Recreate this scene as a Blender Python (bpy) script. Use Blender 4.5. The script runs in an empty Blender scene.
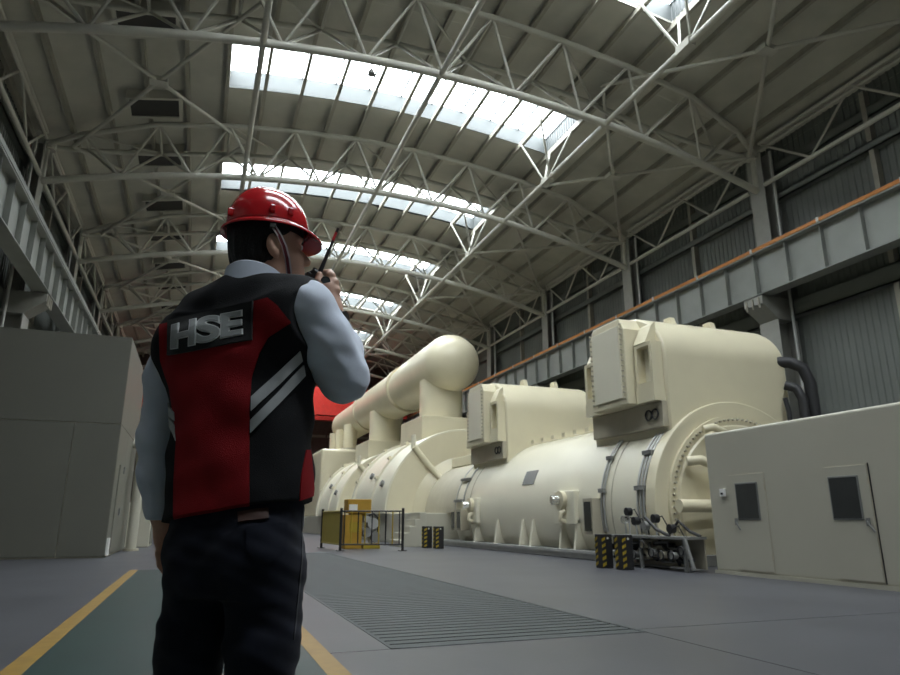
import bpy, math, random
import numpy as np
from mathutils import Vector, Matrix

# ---------------------------------------------------------------- camera, light, exposure
SC = bpy.context.scene
COL = SC.collection
FPX, PITCH, YAW, EYE = 667.0, math.radians(15.3), math.radians(20.3), 0.97
cam = bpy.data.cameras.new('camera')
cam.sensor_width = 36.0
cam.lens = FPX / 900 * 36.0
cam.clip_start, cam.clip_end = 0.05, 300
cam.dof.use_dof = True
cam.dof.focus_distance = 1.75
cam.dof.aperture_fstop = 11.0
camo = bpy.data.objects.new('camera', cam)
COL.objects.link(camo)
camo.location = (0, 0, EYE)
camo.rotation_euler = (math.radians(90) + PITCH, 0, -YAW)
SC.camera = camo

world = bpy.data.worlds.new('overcast_sky')
SC.world = world
world.use_nodes = True
bg = world.node_tree.nodes['Background']
bg.inputs[0].default_value = (0.93, 0.97, 1.0, 1)
bg.inputs[1].default_value = 20.0

SC.view_settings.view_transform = 'Standard'
SC.view_settings.look = 'None'
SC.view_settings.gamma = 1.0
SC.view_settings.use_curve_mapping = False
SC.view_settings.exposure = 0.0
SC.cycles.use_denoising = True
SC.cycles.diffuse_bounces = 5
SC.cycles.max_bounces = 10
SC.cycles.sample_clamp_indirect = 6.0

# ---------------------------------------------------------------- materials
def M(name, col, rough=0.6, metal=0.0, var=0.08, scale=3.0, bump=0.0, bscale=60.0, coat=0.0, spec=0.5, stretch=None):
    m = bpy.data.materials.new(name)
    m.use_nodes = True
    nt = m.node_tree
    b = nt.nodes['Principled BSDF']
    b.inputs['Roughness'].default_value = rough
    b.inputs['Metallic'].default_value = metal
    b.inputs['Specular IOR Level'].default_value = spec
    b.inputs['Coat Weight'].default_value = coat
    tc = nt.nodes.new('ShaderNodeTexCoord')
    mp = nt.nodes.new('ShaderNodeMapping')
    nt.links.new(tc.outputs['Object'], mp.inputs[0])
    if stretch:
        mp.inputs['Scale'].default_value = stretch
    nz = nt.nodes.new('ShaderNodeTexNoise')
    nz.inputs['Scale'].default_value = scale
    nz.inputs['Detail'].default_value = 6
    nt.links.new(mp.outputs[0], nz.inputs['Vector'])
    rp = nt.nodes.new('ShaderNodeValToRGB')
    rp.color_ramp.elements[0].position = 0.3
    rp.color_ramp.elements[1].position = 0.7
    c = col
    rp.color_ramp.elements[0].color = (c[0] * (1 - var), c[1] * (1 - var), c[2] * (1 - var), 1)
    rp.color_ramp.elements[1].color = (min(1, c[0] * (1 + var)), min(1, c[1] * (1 + var)), min(1, c[2] * (1 + var)), 1)
    nt.links.new(nz.outputs['Fac'], rp.inputs[0])
    nt.links.new(rp.outputs[0], b.inputs['Base Color'])
    if bump > 0:
        n2 = nt.nodes.new('ShaderNodeTexNoise')
        n2.inputs['Scale'].default_value = bscale
        n2.inputs['Detail'].default_value = 4
        nt.links.new(tc.outputs['Object'], n2.inputs['Vector'])
        bp = nt.nodes.new('ShaderNodeBump')
        bp.inputs['Strength'].default_value = bump
        bp.inputs['Distance'].default_value = 0.01
        nt.links.new(n2.outputs['Fac'], bp.inputs['Height'])
        nt.links.new(bp.outputs[0], b.inputs['Normal'])
    return m

MT = {
    'concrete': M('floor_concrete', (0.062, 0.063, 0.071), 0.38, var=0.16, scale=0.7, bump=0.05, bscale=25, spec=0.4),
    'joint': M('joint_dark', (0.03, 0.03, 0.03), 0.8),
    'green': M('green_floor_paint', (0.007, 0.027, 0.023), 0.45, var=0.12, scale=1.5, spec=0.4),
    'yellow': M('yellow_line_paint', (0.23, 0.135, 0.018), 0.5, var=0.15, scale=6),
    'grate': M('galvanised_grate', (0.036, 0.043, 0.042), 0.6, metal=0.2, var=0.15),
    'pit': M('pit_concrete', (0.03, 0.03, 0.03), 0.9),
    'steel': M('painted_steel', (0.45, 0.44, 0.385), 0.5, var=0.06, scale=2),
    'deck': M('roof_deck', (0.43, 0.42, 0.36), 0.65, var=0.08, scale=1.0),
    'purlin': M('purlin_steel', (0.30, 0.285, 0.235), 0.6, var=0.08),
    'hatch': M('hatch_dark', (0.035, 0.033, 0.03), 0.8),
    'curb': M('skylight_curb', (0.06, 0.068, 0.068), 0.6, var=0.04),
    'sheet': M('wall_sheet', (0.13, 0.142, 0.128), 0.55, var=0.07, scale=0.8),
    'girder': M('girder_paint', (0.23, 0.24, 0.222), 0.5, var=0.08, scale=1.2),
    'colsteel': M('column_paint', (0.27, 0.27, 0.245), 0.5, var=0.06),
    'orange': M('orange_conductor', (0.44, 0.165, 0.03), 0.55),
    'endwall': M('end_wall_sheet', (0.13, 0.095, 0.08), 0.7, var=0.1),
    'cream': M('cream_paint', (0.72, 0.66, 0.48), 0.29, var=0.035, scale=0.9, bump=0.02, bscale=8, spec=0.5),
    'cream2': M('cream_enclosure', (0.47, 0.45, 0.365), 0.5, var=0.035, scale=0.8),
    'white': M('ivory_cylinder_paint', (0.76, 0.72, 0.575), 0.33, var=0.03, scale=0.7),
    'beige': M('beige_bracket_paint', (0.46, 0.42, 0.32), 0.5, var=0.05),
    'boxwall': M('enclosure_panel_dimmed', (0.14, 0.138, 0.112), 0.5, var=0.03, scale=0.6),  # vignette of the left side put into the colour; real panels are paler
    'black': M('black_plastic', (0.015, 0.015, 0.016), 0.5),
    'blackrub': M('black_hose', (0.02, 0.02, 0.022), 0.55),
    'glassdark': M('dark_window', (0.05, 0.052, 0.05), 0.15, spec=0.6),
    'greyplate': M('grey_plate', (0.2, 0.2, 0.19), 0.5),
    'galv': M('galvanised_steel', (0.5, 0.5, 0.48), 0.45, metal=0.4),
    'chrome': M('chrome', (0.75, 0.75, 0.72), 0.2, metal=0.9),
    'hazard': M('hazard_yellow', (0.36, 0.26, 0.02), 0.55),
    'yellowm': M('yellow_cabinet', (0.42, 0.24, 0.025), 0.5),
    'olive': M('olive_mesh_panel', (0.30, 0.24, 0.05), 0.6),
    'red': M('crane_red', (0.62, 0.035, 0.025), 0.45),
    'labelw': M('white_label', (0.75, 0.75, 0.72), 0.5),
}
def glass_mat():
    m = bpy.data.materials.new('skylight_glass')
    m.use_nodes = True
    nt = m.node_tree
    for n in list(nt.nodes):
        nt.nodes.remove(n)
    out = nt.nodes.new('ShaderNodeOutputMaterial')
    tr = nt.nodes.new('ShaderNodeBsdfTransparent')
    tr.inputs[0].default_value = (0.93, 0.96, 0.97, 1)
    gl = nt.nodes.new('ShaderNodeBsdfGlossy')
    gl.inputs['Roughness'].default_value = 0.1
    nz = nt.nodes.new('ShaderNodeTexNoise')
    nz.inputs['Scale'].default_value = 0.8
    ma = nt.nodes.new('ShaderNodeMath')
    ma.operation = 'MULTIPLY'
    ma.inputs[1].default_value = 0.08
    nt.links.new(nz.outputs['Fac'], ma.inputs[0])
    mx = nt.nodes.new('ShaderNodeMixShader')
    nt.links.new(ma.outputs[0], mx.inputs[0])
    nt.links.new(tr.outputs[0], mx.inputs[1])
    nt.links.new(gl.outputs[0], mx.inputs[2])
    nt.links.new(mx.outputs[0], out.inputs[0])
    return m
MT['glass'] = glass_mat()

# ---------------------------------------------------------------- building helpers
ORG = {}
def tag(o, label=None, cat=None, group=None, kind=None):
    if label: o['label'] = label
    if cat: o['category'] = cat
    if group: o['group'] = group
    if kind: o['kind'] = kind
    return o
def thing(name, label, cat, loc=(0, 0, 0), group=None, kind=None):
    o = bpy.data.objects.new(name, None)
    COL.objects.link(o)
    o.empty_display_size = 0.2
    o.location = loc
    ORG[o] = Vector(loc)
    return tag(o, label, cat, group, kind)

class MB:
    """collects shapes in world coordinates; build() links them as ONE mesh object"""
    def __init__(s):
        s.v, s.f = [], []
    def add(s, vs, fs):
        n = len(s.v)
        s.v += [tuple(v) for v in vs]
        s.f += [tuple(i + n for i in f) for f in fs]
        return s
    def box(s, a, b):
        x0, y0, z0 = [min(a[i], b[i]) for i in range(3)]
        x1, y1, z1 = [max(a[i], b[i]) for i in range(3)]
        return s.add([(x0, y0, z0), (x1, y0, z0), (x1, y1, z0), (x0, y1, z0), (x0, y0, z1), (x1, y0, z1), (x1, y1, z1), (x0, y1, z1)],
                     [(0, 3, 2, 1), (4, 5, 6, 7), (0, 1, 5, 4), (1, 2, 6, 5), (2, 3, 7, 6), (3, 0, 4, 7)])
    def tube(s, p0, p1, r, n=8, r1=None, cap=True):
        p0, p1 = Vector(p0), Vector(p1)
        d = (p1 - p0).normalized()
        u = d.orthogonal().normalized()
        w = d.cross(u)
        r1 = r if r1 is None else r1
        vs = []
        for p, rr in ((p0, r), (p1, r1)):
            for k in range(n):
                a = 2 * math.pi * k / n
                vs.append(p + (u * math.cos(a) + w * math.sin(a)) * rr)
        fs = [(k, (k + 1) % n, n + (k + 1) % n, n + k) for k in range(n)]
        if cap:
            fs += [tuple(range(n - 1, -1, -1)), tuple(range(n, 2 * n))]
        return s.add(vs, fs)
    def path(s, pts, r, n=8):
        pts = [Vector(p) for p in pts]
        rr = r if isinstance(r, (list, tuple)) else [r] * len(pts)
        vs = []
        u = None
        for i, p in enumerate(pts):
            d = (pts[min(i + 1, len(pts) - 1)] - pts[max(i - 1, 0)]).normalized()
            if u is None:
                u = d.orthogonal().normalized()
            u = (u - d * u.dot(d)).normalized()
            w = d.cross(u)
            for k in range(n):
                a = 2 * math.pi * k / n
                vs.append(p + (u * math.cos(a) + w * math.sin(a)) * rr[i])
        fs = []
        for i in range(len(pts) - 1):
            for k in range(n):
                fs.append((i * n + k, i * n + (k + 1) % n, (i + 1) * n + (k + 1) % n, (i + 1) * n + k))
        fs += [tuple(range(n - 1, -1, -1)), tuple(range((len(pts) - 1) * n, len(pts) * n))]
        return s.add(vs, fs)
    def extrude(s, poly, axis, a, b):
        """poly: 2-D outline in the two other axes, extruded from a to b"""
        n = len(poly)
        def mk(q, c):
            return {0: (c, q[0], q[1]), 1: (q[0], c, q[1]), 2: (q[0], q[1], c)}[axis]
        vs = [mk(q, a) for q in poly] + [mk(q, b) for q in poly]
        fs = [(k, (k + 1) % n, n + (k + 1) % n, n + k) for k in range(n)]
        fs += [tuple(range(n - 1, -1, -1)), tuple(range(n, 2 * n))]
        return s.add(vs, fs)
    def latheY(s, prof, cx, cz, n=64, a0=0.0, a1=2 * math.pi, flat=None):
        """prof: (y, r) pairs turned about the line x=cx, z=cz; flat clips at that z"""
        full = abs(a1 - a0 - 2 * math.pi) < 1e-6
        m = n if full else n + 1
        vs = []
        for y, r in prof:
            for k in range(m):
                a = a0 + (a1 - a0) * k / n
                z = cz + r * math.sin(a)
                if flat is not None: z = max(z, flat)
                vs.append((cx + r * math.cos(a), y, z))
        fs = []
        for i in range(len(prof) - 1):
            for k in range(n):
                k2 = (k + 1) % m
                fs.append((i * m + k, (i + 1) * m + k, (i + 1) * m + k2, i * m + k2))
        return s.add(vs, fs)
    def latheZ(s, prof, cx, cy, n=24):
        vs = []
        for z, r in prof:
            for k in range(n):
                a = 2 * math.pi * k / n
                vs.append((cx + r * math.cos(a), cy + r * math.sin(a), z))
        fs = []
        for i in range(len(prof) - 1):
            for k in range(n):
                fs.append((i * n + k, i * n + (k + 1) % n, (i + 1) * n + (k + 1) % n, (i + 1) * n + k))
        return s.add(vs, fs)
    def torus(s, c, axis, R, r, n=20, m=6):
        c = Vector(c); ax = Vector(axis).normalized()
        u = ax.orthogonal().normalized(); w = ax.cross(u)
        vs = []
        for i in range(n):
            a = 2 * math.pi * i / n
            d = u * math.cos(a) + w * math.sin(a)
            for j in range(m):
                b = 2 * math.pi * j / m
                vs.append(c + d * (R + r * math.cos(b)) + ax * (r * math.sin(b)))
        fs = [(i * m + j, ((i + 1) % n) * m + j, ((i + 1) % n) * m + (j + 1) % m, i * m + (j + 1) % m) for i in range(n) for j in range(m)]
        return s.add(vs, fs)
    def mesh(s, name, mat, org=(0, 0, 0), smooth=None):
        me = bpy.data.meshes.new(name)
        o = Vector(org)
        me.from_pydata([Vector(v) - o for v in s.v], [], s.f)
        me.materials.append(MT[mat] if isinstance(mat, str) else mat)
        import bmesh
        bm = bmesh.new(); bm.from_mesh(me)
        bmesh.ops.recalc_face_normals(bm, faces=bm.faces)
        bm.to_mesh(me); bm.free()
        if smooth is not None:
            for p in me.polygons: p.use_smooth = True
            me.set_sharp_from_angle(angle=math.radians(smooth))
        me.update()
        return me
    def build(s, name, mat, parent=None, org=None, smooth=None, bevel=0.0, bseg=2):
        if parent is not None: base = ORG[parent]
        else: base = Vector(org or (0, 0, 0))
        o = bpy.data.objects.new(name, s.mesh(name, mat, base, smooth))
        COL.objects.link(o)
        if parent is not None: o.parent = parent
        else: o.location = base
        ORG[o] = base
        if bevel:
            b = o.modifiers.new('bevel', 'BEVEL')
            b.width = bevel; b.segments = bseg; b.limit_method = 'ANGLE'; b.angle_limit = math.radians(40)
            b.harden_normals = False
        return o
def share(src, name, parent, loc=(0, 0, 0)):
    """a copy of one part (shared mesh) under another parent"""
    c = src.copy()
    c.name = name
    COL.objects.link(c)
    c.parent = parent
    c.location = loc
    ORG[c] = ORG[parent]
    return c
def copy_tree(o, parent=None):
    c = o.copy()
    COL.objects.link(c)
    c.parent = parent
    for ch in [x for x in ALLOBJ if x.parent == o]:
        copy_tree(ch, c)
    return c
ALLOBJ = []
def dup(o, delta, label=None):
    global ALLOBJ
    ALLOBJ = list(COL.objects)
    c = copy_tree(o)
    c.location = Vector(o.location) + Vector(delta)
    if label: c['label'] = label
    return c

# ---------------------------------------------------------------- hall dimensions (metres)
CX, HALF = 6.6, 13.4                       # hall centre line, half span between column faces
XR, XL = CX + HALF, CX - HALF              # 20.0 and -6.8
TY = [9.5 + 9.0 * k for k in range(7)]     # truss and column lines 9.5 .. 63.5
YN, YF = -13.0, 68.0                        # end walls
zb = lambda x: 15.65 - 1.95 * ((x - CX) / HALF) ** 2
zt = lambda x: 17.45 - 2.2 * ((x - CX) / HALF) ** 2
zr = lambda x: 17.95 - 2.0 * ((x - CX) / HALF) ** 2
PX = [-0.3 + 1.41 * k for k in range(-5, 16)]          # purlin lines
SKX0, SKX1 = PX[5], PX[15]                              # skylight strip, ten panes
SKY = [-4.05, 4.95] + [13.95 + 9.0 * k for k in range(6)]               # skylight centre lines; first two are unseen, added to light the man
ORD = ['nearest', 'second nearest', 'third nearest', 'fourth nearest', 'fifth nearest', 'sixth nearest', 'farthest', 'last']

# ---------------------------------------------------------------- floor
GX0, GX1, GY0, GY1 = 1.53, 3.9, 5.45, 21.5
fl = tag(MB().box((-8, YN, -1.2), (21.4, YF, -0.9)).build('floor', 'pit'), 'dark grey polished concrete floor of the turbine hall', 'floor', kind='structure')
def slab(x0, x1, y0, y1):
    MB().box((x0, y0, -0.9), (x1, y1, 0.0)).build('concrete_slab', 'concrete', fl)
J = 0.012
slab(-8, GX1 - J, YN, GY0); slab(-8, GX0, GY0 + J, GY1 - J)
slab(GX1, 21.4, YN, 5.62 - J); slab(GX1, 21.4, 5.62, GY1 - J)
slab(-8, 21.4, GY1, YF)

g = thing('floor_grate', 'long dark steel floor grating with fine cross bars set in the concrete', 'grating', ((GX0 + GX1) / 2, GY0, -0.05))
f = MB()
f.box((GX0, GY0, -0.06), (GX0 + 0.035, GY1, 0.004)).box((GX1 - 0.035, GY0, -0.06), (GX1, GY1, 0.004))
f.box((GX0, GY0, -0.06), (GX1, GY0 + 0.035, 0.004)).box((GX0, GY1 - 0.035, -0.06), (GX1, GY1, 0.004))
f.build('edge_frame', 'grate', g)
nsl = 96
pl = (GY1 - GY0 - 0.07) / nsl
first = None
for k in range(nsl):
    y0 = GY0 + 0.035 + pl * k
    if first is None:
        first = MB().box((GX0 + 0.035, y0 + .016, -0.04), (GX1 - 0.035, y0 + pl - .016, 0.0)).build('slat', 'grate', g)
    else:
        share(first, 'slat', g, (0, pl * k, 0))
MB().box((GX0, GY0, -0.9), (GX1, GY1, -0.6)).build('trench_bed', 'pit', fl)

w = thing('painted_walkway', 'dark green painted floor walkway between two yellow lines under the man', 'walkway', (0, 5, 0))
MB().box((-0.96, YN + 0.2, 0.0), (0.90, 15.4, 0.003)).build('green_paint', 'green', w)
for xa, xb in ((-1.11, -0.96), (0.90, 1.05)):
    MB().box((xa, YN + 0.2, 0.0), (xb, 15.45, 0.004)).build('yellow_line', 'yellow', w)

# ---------------------------------------------------------------- walls
def corrugated(name, x, y0, y1, z0, z1, sgn, parent, mat='sheet', pitch=0.25, dep=0.03):
    n = max(2, int(round((y1 - y0) / pitch)))
    pr = []
    st = (y1 - y0) / n
    for k in range(n):
        a = y0 + st * k
        pr += [(a, 0), (a + st * 0.62, 0), (a + st * 0.72, dep), (a + st * 0.9, dep)]
    pr.append((y1, 0))
    vs = [(x - sgn * d, y, z0) for y, d in pr] + [(x - sgn * d, y, z1) for y, d in pr]
    m = len(pr)
    fs = [(i, i + 1, m + i + 1, m + i) for i in range(m - 1)]
    return MB().add(vs, fs).build(name, mat, parent)
def side_wall(name, x, sgn, label):
    wl = MB().box((x + sgn * 0.1, YN, 0), (x + sgn * 0.3, YF, 16.6)).build(name, 'sheet', org=(x, YN, 0))
    tag(wl, label, 'wall', kind='structure')
    ys = [YN, -8.5, 0.5] + TY + [YF]
    for a, b in zip(ys[:-1], ys[1:]):
        m = (a + b) / 2
        for c, d in ((a, m), (m, b)):
            corrugated('wall_sheet', x, c + 0.02, d - 0.02, 0, 8.35, sgn, wl)
            corrugated('wall_sheet', x, c + 0.02, d - 0.02, 9.0, 13.25, sgn, wl)
            corrugated('wall_sheet', x, c + 0.02, d - 0.02, 13.25, 16.4, sgn, wl, mat='hatch' if 0 else 'sheet')
        MB().tube((x - sgn * .5, b - .62, 0), (x - sgn * .5, b - .62, 15.2), 0.06, 8).build('downpipe', 'galv', wl, smooth=60)
        MB().box((x - sgn * 0.28, m - 0.09, 0), (x - sgn * 0.02, m + 0.09, 15.4)).build('wind_post', 'purlin', wl)
        for z0, z1, dp in ((8.35, 9.0, 0.34), (13.15, 13.45, 0.3), (14.35, 14.75, 0.26)):
            MB().box((x - sgn * dp, a, z0), (x, b, z0 + 0.06)).box((x - sgn * dp, a, z1 - 0.06), (x, b, z1)).box((x - sgn * dp, a, z0), (x - sgn * (dp - 0.05), b, z1)).build('wall_girt', 'sheet', wl)
    return wl
side_wall('wall_right', 20.75, 1, 'grey corrugated steel side wall behind the cream machines')
side_wall('wall_left', -7.55, -1, 'grey corrugated steel side wall above the tall enclosure')
wb = tag(MB().box((-7.9, YF, 0), (21.1, YF + 0.2, 18.6)).build('wall_back', 'endwall', org=(6.6, YF, 0)), 'dark brown far end wall of the hall behind the red crane', 'wall', kind='structure')
for k in range(12):
    x = -7.5 + 2.4 * k
    MB().box((x, YF - 0.12, 0), (x + 0.12, YF, zr(x) - 0.1)).build('wall_post', 'endwall', wb)
for z in (9.0, 13.0):
    MB().box((-7.7, YF - 0.1, z), (20.9, YF, z + 0.25)).build('wall_girt', 'purlin', wb)
tag(MB().box((-7.9, YN - 0.2, 0), (21.1, YN, 18.6)).build('wall_front', 'sheet', org=(6.6, YN, 0)), 'grey end wall of the hall behind the viewer', 'wall', kind='structure')

# ---------------------------------------------------------------- roof deck, purlins, skylights
ceil = tag(MB().box((-8.1, YN, 15.6), (-7.35, YF, 15.75)).build('ceiling', 'deck', org=(6.6, YN, 15.5)), 'arched beige metal roof deck on dark purlins with skylight strips', 'ceiling', kind='structure')
def deck(i, y0, y1):
    x0, x1 = PX[i], PX[i + 1]
    a, b = zr(x0), zr(x1)
    MB().add([(x0, y0, a), (x1, y0, b), (x1, y1, b), (x0, y1, a), (x0, y0, a + .08), (x1, y0, b + .08), (x1, y1, b + .08), (x0, y1, a + .08)],
             [(0, 3, 2, 1), (4, 5, 6, 7), (0, 1, 5, 4), (1, 2, 6, 5), (2, 3, 7, 6), (3, 0, 4, 7)]).build('roof_panel', 'deck', ceil)
by = [YN, -8.5, 0.5] + TY + [YF]
SKH = 1.42
for i in range(len(PX) - 1):
    for a, b in zip(by[:-1], by[1:]):
        sk = [c for c in SKY if a < c < b]
        if sk and 5 <= i < 15:
            deck(i, a + .006, sk[0] - SKH); deck(i, sk[0] + SKH, b - .006)
        else:
            deck(i, a + .006, b - .006)
for x in PX:
    z = zr(x)
    MB().box((x - .035, YN, z - .27), (x + .035, YF, z)).box((x - .10, YN, z - .29), (x + .035, YF, z - .265)).build('purlin', 'purlin', ceil)
for k, c in enumerate(SKY):
    y0, y1 = c - SKH, c + SKH
    H = 0.8
    wd = tag(thing('window_%d' % (k + 1), ('white roof skylight strip of ten panes, %s to the viewer in the picture' % ORD[k - 2]) if k > 1 else ('white roof skylight strip added above the viewer, outside the picture', 'white roof skylight strip added behind the viewer, outside the picture')[1 - k], 'skylight', (CX, c, 17.5)), kind='structure')
    xs = PX[5:16]
    for yy, s in ((y0, -1), (y1, 1)):
        top = [(x, zr(x) + H) for x in xs]
        pr = [(x, zr(x) + 0.0) for x in xs] + top[::-1]
        m = MB()
        m.extrude(pr, 1, yy, yy + s * 0.06)
        m.build('curb_wall', 'curb', wd)
    for xx, s in ((SKX0, -1), (SKX1, 1)):
        z = zr(xx)
        n = 14
        prf = []
        for q in range(n):
            a = y0 + (y1 - y0) * q / n; st = (y1 - y0) / n
            prf += [(a, 0), (a + st * .6, 0), (a + st * .7, .025), (a + st * .9, .025)]
        prf.append((y1, 0))
        m = len(prf)
        vs = [(xx + s * d, y, z) for y, d in prf] + [(xx + s * d, y, z + H) for y, d in prf]
        MB().add(vs, [(i, i + 1, m + i + 1, m + i) for i in range(m - 1)]).build('curb_wall', 'curb', wd)
    for i in range(10):
        a, b = xs[i], xs[i + 1]
        za, zc = zr(a) + H, zr(b) + H
        MB().add([(a + .03, y0, za), (b - .03, y0, zc), (b - .03, y1, zc), (a + .03, y1, za)], [(0, 1, 2, 3)]).build('pane', 'glass', wd)
    for i in range(11):
        a = xs[i]
        MB().box((a - .03, y0, zr(a) + H - .05), (a + .03, y1, zr(a) + H + .03)).build('glazing_bar', 'curb', wd)
    # light portal: tells the renderer where the sky comes in, gives no light of its own
    li = bpy.data.lights.new('skylight_portal', 'AREA')
    li.shape = 'RECTANGLE'; li.size = SKX1 - SKX0; li.size_y = y1 - y0
    li.cycles.is_portal = True
    lo = bpy.data.objects.new('skylight_portal', li)
    lo.location = (CX + 0.15, c, 18.85)
    COL.objects.link(lo)

# dark smoke hatches in the roof to the left of the skylights
for tk, ty in enumerate(TY):
    for dy in (-2.0, 2.1):
        y = ty + dy
        x0, x1 = PX[2] + 0.75, PX[4] - 0.35
        hx = thing('roof_hatch', 'dark rectangular smoke hatch left of the skylights, just %s the %s truss' % ('before' if dy < 0 else 'beyond', ORD[tk]), 'hatch', ((x0 + x1) / 2, y, zr(-3) - 0.1), group='smoke hatches along the left roof')
        def zz(x): return zr(x) - 0.30
        MB().add([(x0, y - .6, zz(x0)), (x1, y - .6, zz(x1)), (x1, y + .6, zz(x1)), (x0, y + .6, zz(x0)),
                  (x0, y - .6, zz(x0) - .03), (x1, y - .6, zz(x1) - .03), (x1, y + .6, zz(x1) - .03), (x0, y + .6, zz(x0) - .03)],
                 [(0, 3, 2, 1), (4, 5, 6, 7), (0, 1, 5, 4), (1, 2, 6, 5), (2, 3, 7, 6), (3, 0, 4, 7)]).build('hatch_lid', 'hatch', hx)
        for (xa, ya, xb, yb) in ((x0 - .12, y - .72, x1 + .12, y - .6), (x0 - .12, y + .6, x1 + .12, y + .72), (x0 - .12, y - .6, x0, y + .6), (x1, y - .6, x1 + .12, y + .6)):
            za, zc = zr(xa), zr(xb)
            MB().add([(xa, ya, za), (xb, ya, zc), (xb, yb, zc), (xa, yb, za), (xa, ya, za - .38), (xb, ya, zc - .38), (xb, yb, zc - .38), (xa, yb, za - .38)],
                     [(0, 3, 2, 1), (4, 5, 6, 7), (0, 1, 5, 4), (1, 2, 6, 5), (2, 3, 7, 6), (3, 0, 4, 7)]).build('frame_bar', 'deck', hx)

# ---------------------------------------------------------------- roof trusses: two upper chords, one lower chord, tube webs
NB = 10
STEP = 2 * HALF / NB
bxs = [XL + STEP * i for i in range(NB + 1)]
txs = [XL] + [XL + STEP * (i + .5) for i in range(NB)] + [XR]
wid = lambda x: 1.2 * min(1.0, max(0.1, (HALF - abs(x - CX)) / 2.4))
Y0 = TY[0]
def truss_label(k):
    return 'grey tubular arched roof truss, %s to the viewer' % ORD[k]
t0 = thing('roof_truss', truss_label(0), 'truss', (CX, Y0, 13.6), group='arched roof trusses')
def arc(x0, x1, fz, fy=lambda x: 0, n=40):
    return [(x0 + (x1 - x0) * i / n, Y0 + fy(x0 + (x1 - x0) * i / n), fz(x0 + (x1 - x0) * i / n)) for i in range(n + 1)]
MB().path(arc(XL, XR, zb), 0.14, 10).build('bottom_chord', 'steel', t0, smooth=60)
for s in (-1, 1):
    MB().path([(x, Y0 + s * wid(x), zt(x)) for x in txs], 0.105, 10).build('top_chord', 'steel', t0, smooth=60)
for i, x in enumerate(bxs):
    for tx in (x - STEP / 2, x + STEP / 2):
        if tx < XL or tx > XR: continue
        for s in (-1, 1):
            if 0 < i < NB:
                MB().tube((x, Y0, zb(x)), (tx, Y0 + s * wid(tx), zt(tx)), 0.055, 6).build('web_strut', 'steel', t0)
    if i in (0, NB):
        MB().tube((x, Y0, zb(x)), (x, Y0, zt(x)), 0.12, 8).build('end_post', 'steel', t0)
for j, x in enumerate(txs[1:-1]):
    MB().tube((x, Y0 - wid(x), zt(x)), (x, Y0 + wid(x), zt(x)), 0.055, 6).build('cross_strut', 'steel', t0)
    if j % 2 == 0 and j + 1 < NB:
        x2 = txs[1:-1][j + 1]
        MB().tube((x, Y0 - wid(x), zt(x)), (x2, Y0 + wid(x2), zt(x2)), 0.045, 6).build('lacing_bar', 'steel', t0)
for x in (XL + .1, XR - .1):
    MB().tube((x, Y0, zt(x) - .22), (x, Y0, zt(x) + .12), 0.22, 10).build('end_node', 'steel', t0)
for k in range(1, 7):
    dup(t0, (0, 9.0 * k, 0), truss_label(k))

# longitudinal tie pipes under the trusses, with V struts at mid bay
for x, nm in ((0.65, 'left'), (6.5, 'middle'), (13.0, 'right')):
    z = zb(x) - 0.02
    t = thing('tie_pipe', 'long grey tie pipe running lengthwise under the trusses, %s of three' % nm, 'pipe', (x, 9.5, z))
    MB().tube((x, 9.0, z), (x, 63.6, z), 0.1, 10).build('pipe', 'steel', t, smooth=60)
    for k, ty in enumerate(TY[:-1]):
        if x != 13.0: continue
        ym = ty + 4.5
        MB().box((x - .14, ym - .3, z - .13), (x + .14, ym + .3, z + .13)).build('node_plate', 'steel', t)
        s = 1 if x > CX else -1
        for dx, dy in ((-0.75, -1.0), (-0.75, 1.0), (0.75, -1.0), (0.75, 1.0)):
            MB().tube((x, ym + dy * .25, z + .05), (x + dx, ym + dy, zr(x + dx) - .2), 0.05, 6).build('strut', 'steel', t)
# X bracing in plan, bays left and right of the skylights
for sd, xa, xb in (('left', XL + .9, 0.65), ('right', 13.0, XR - .2)):
    for k, ty in enumerate(TY[:-1]):
        xm = (xa + xb) / 2
        zz = lambda x: zt(x) - 0.15 if abs(x - CX) > 8 else zt(x) - 0.1
        t = thing('roof_brace', 'crossed grey roof brace beneath the deck, %s bay on the %s side' % (ORD[k], sd), 'brace', (xm, ty + 4.5, zt(xm) - .3), group='crossed roof braces')
        zm = (zz(xa) + zz(xb)) / 2
        c = (xm, ty + 4.5, zm)
        for (px, py) in ((xa, ty), (xb, ty), (xa, ty + 9), (xb, ty + 9)):
            MB().tube((px, py, zz(px)), c, 0.075, 8).build('brace_arm', 'steel', t, smooth=60)
        MB().box((xm - .3, ty + 4.3, zm - .09), (xm + .3, ty + 4.7, zm + .09)).build('gusset', 'steel', t)
# eave ties with V struts
for sd, x, s in (('left', XL, -1), ('right', XR, 1)):
    for k, ty in enumerate(TY[:-1]):
        t = thing('eave_tie', 'grey eave tie with V struts above the %s columns, %s bay' % (sd, ORD[k]), 'brace', (x, ty + 4.5, 13.7), group='eave ties between columns')
        MB().tube((x, ty + .4, zb(x) + .1), (x, ty + 8.6, zb(x) + .1), 0.09, 8).build('lower_tie', 'steel', t, smooth=60)
        MB().tube((x, ty + .4, zt(x) + .35), (x, ty + 8.6, zt(x) + .35), 0.09, 8).build('upper_tie', 'steel', t, smooth=60)
        MB().tube((x + .02, ty + .4, zt(x) + .1), (x + .02, ty + 8.6, zt(x) + .1), 0.07, 8).build('upper_tie', 'steel', t, smooth=60)
        for a, b in ((0.45, 2.6), (4.5, 2.6), (4.5, 6.4), (8.55, 6.4)):
            MB().tube((x, ty + a, zt(x) + .3), (x, ty + b, zb(x) + .1), 0.05, 6).build('strut', 'steel', t)

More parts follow.
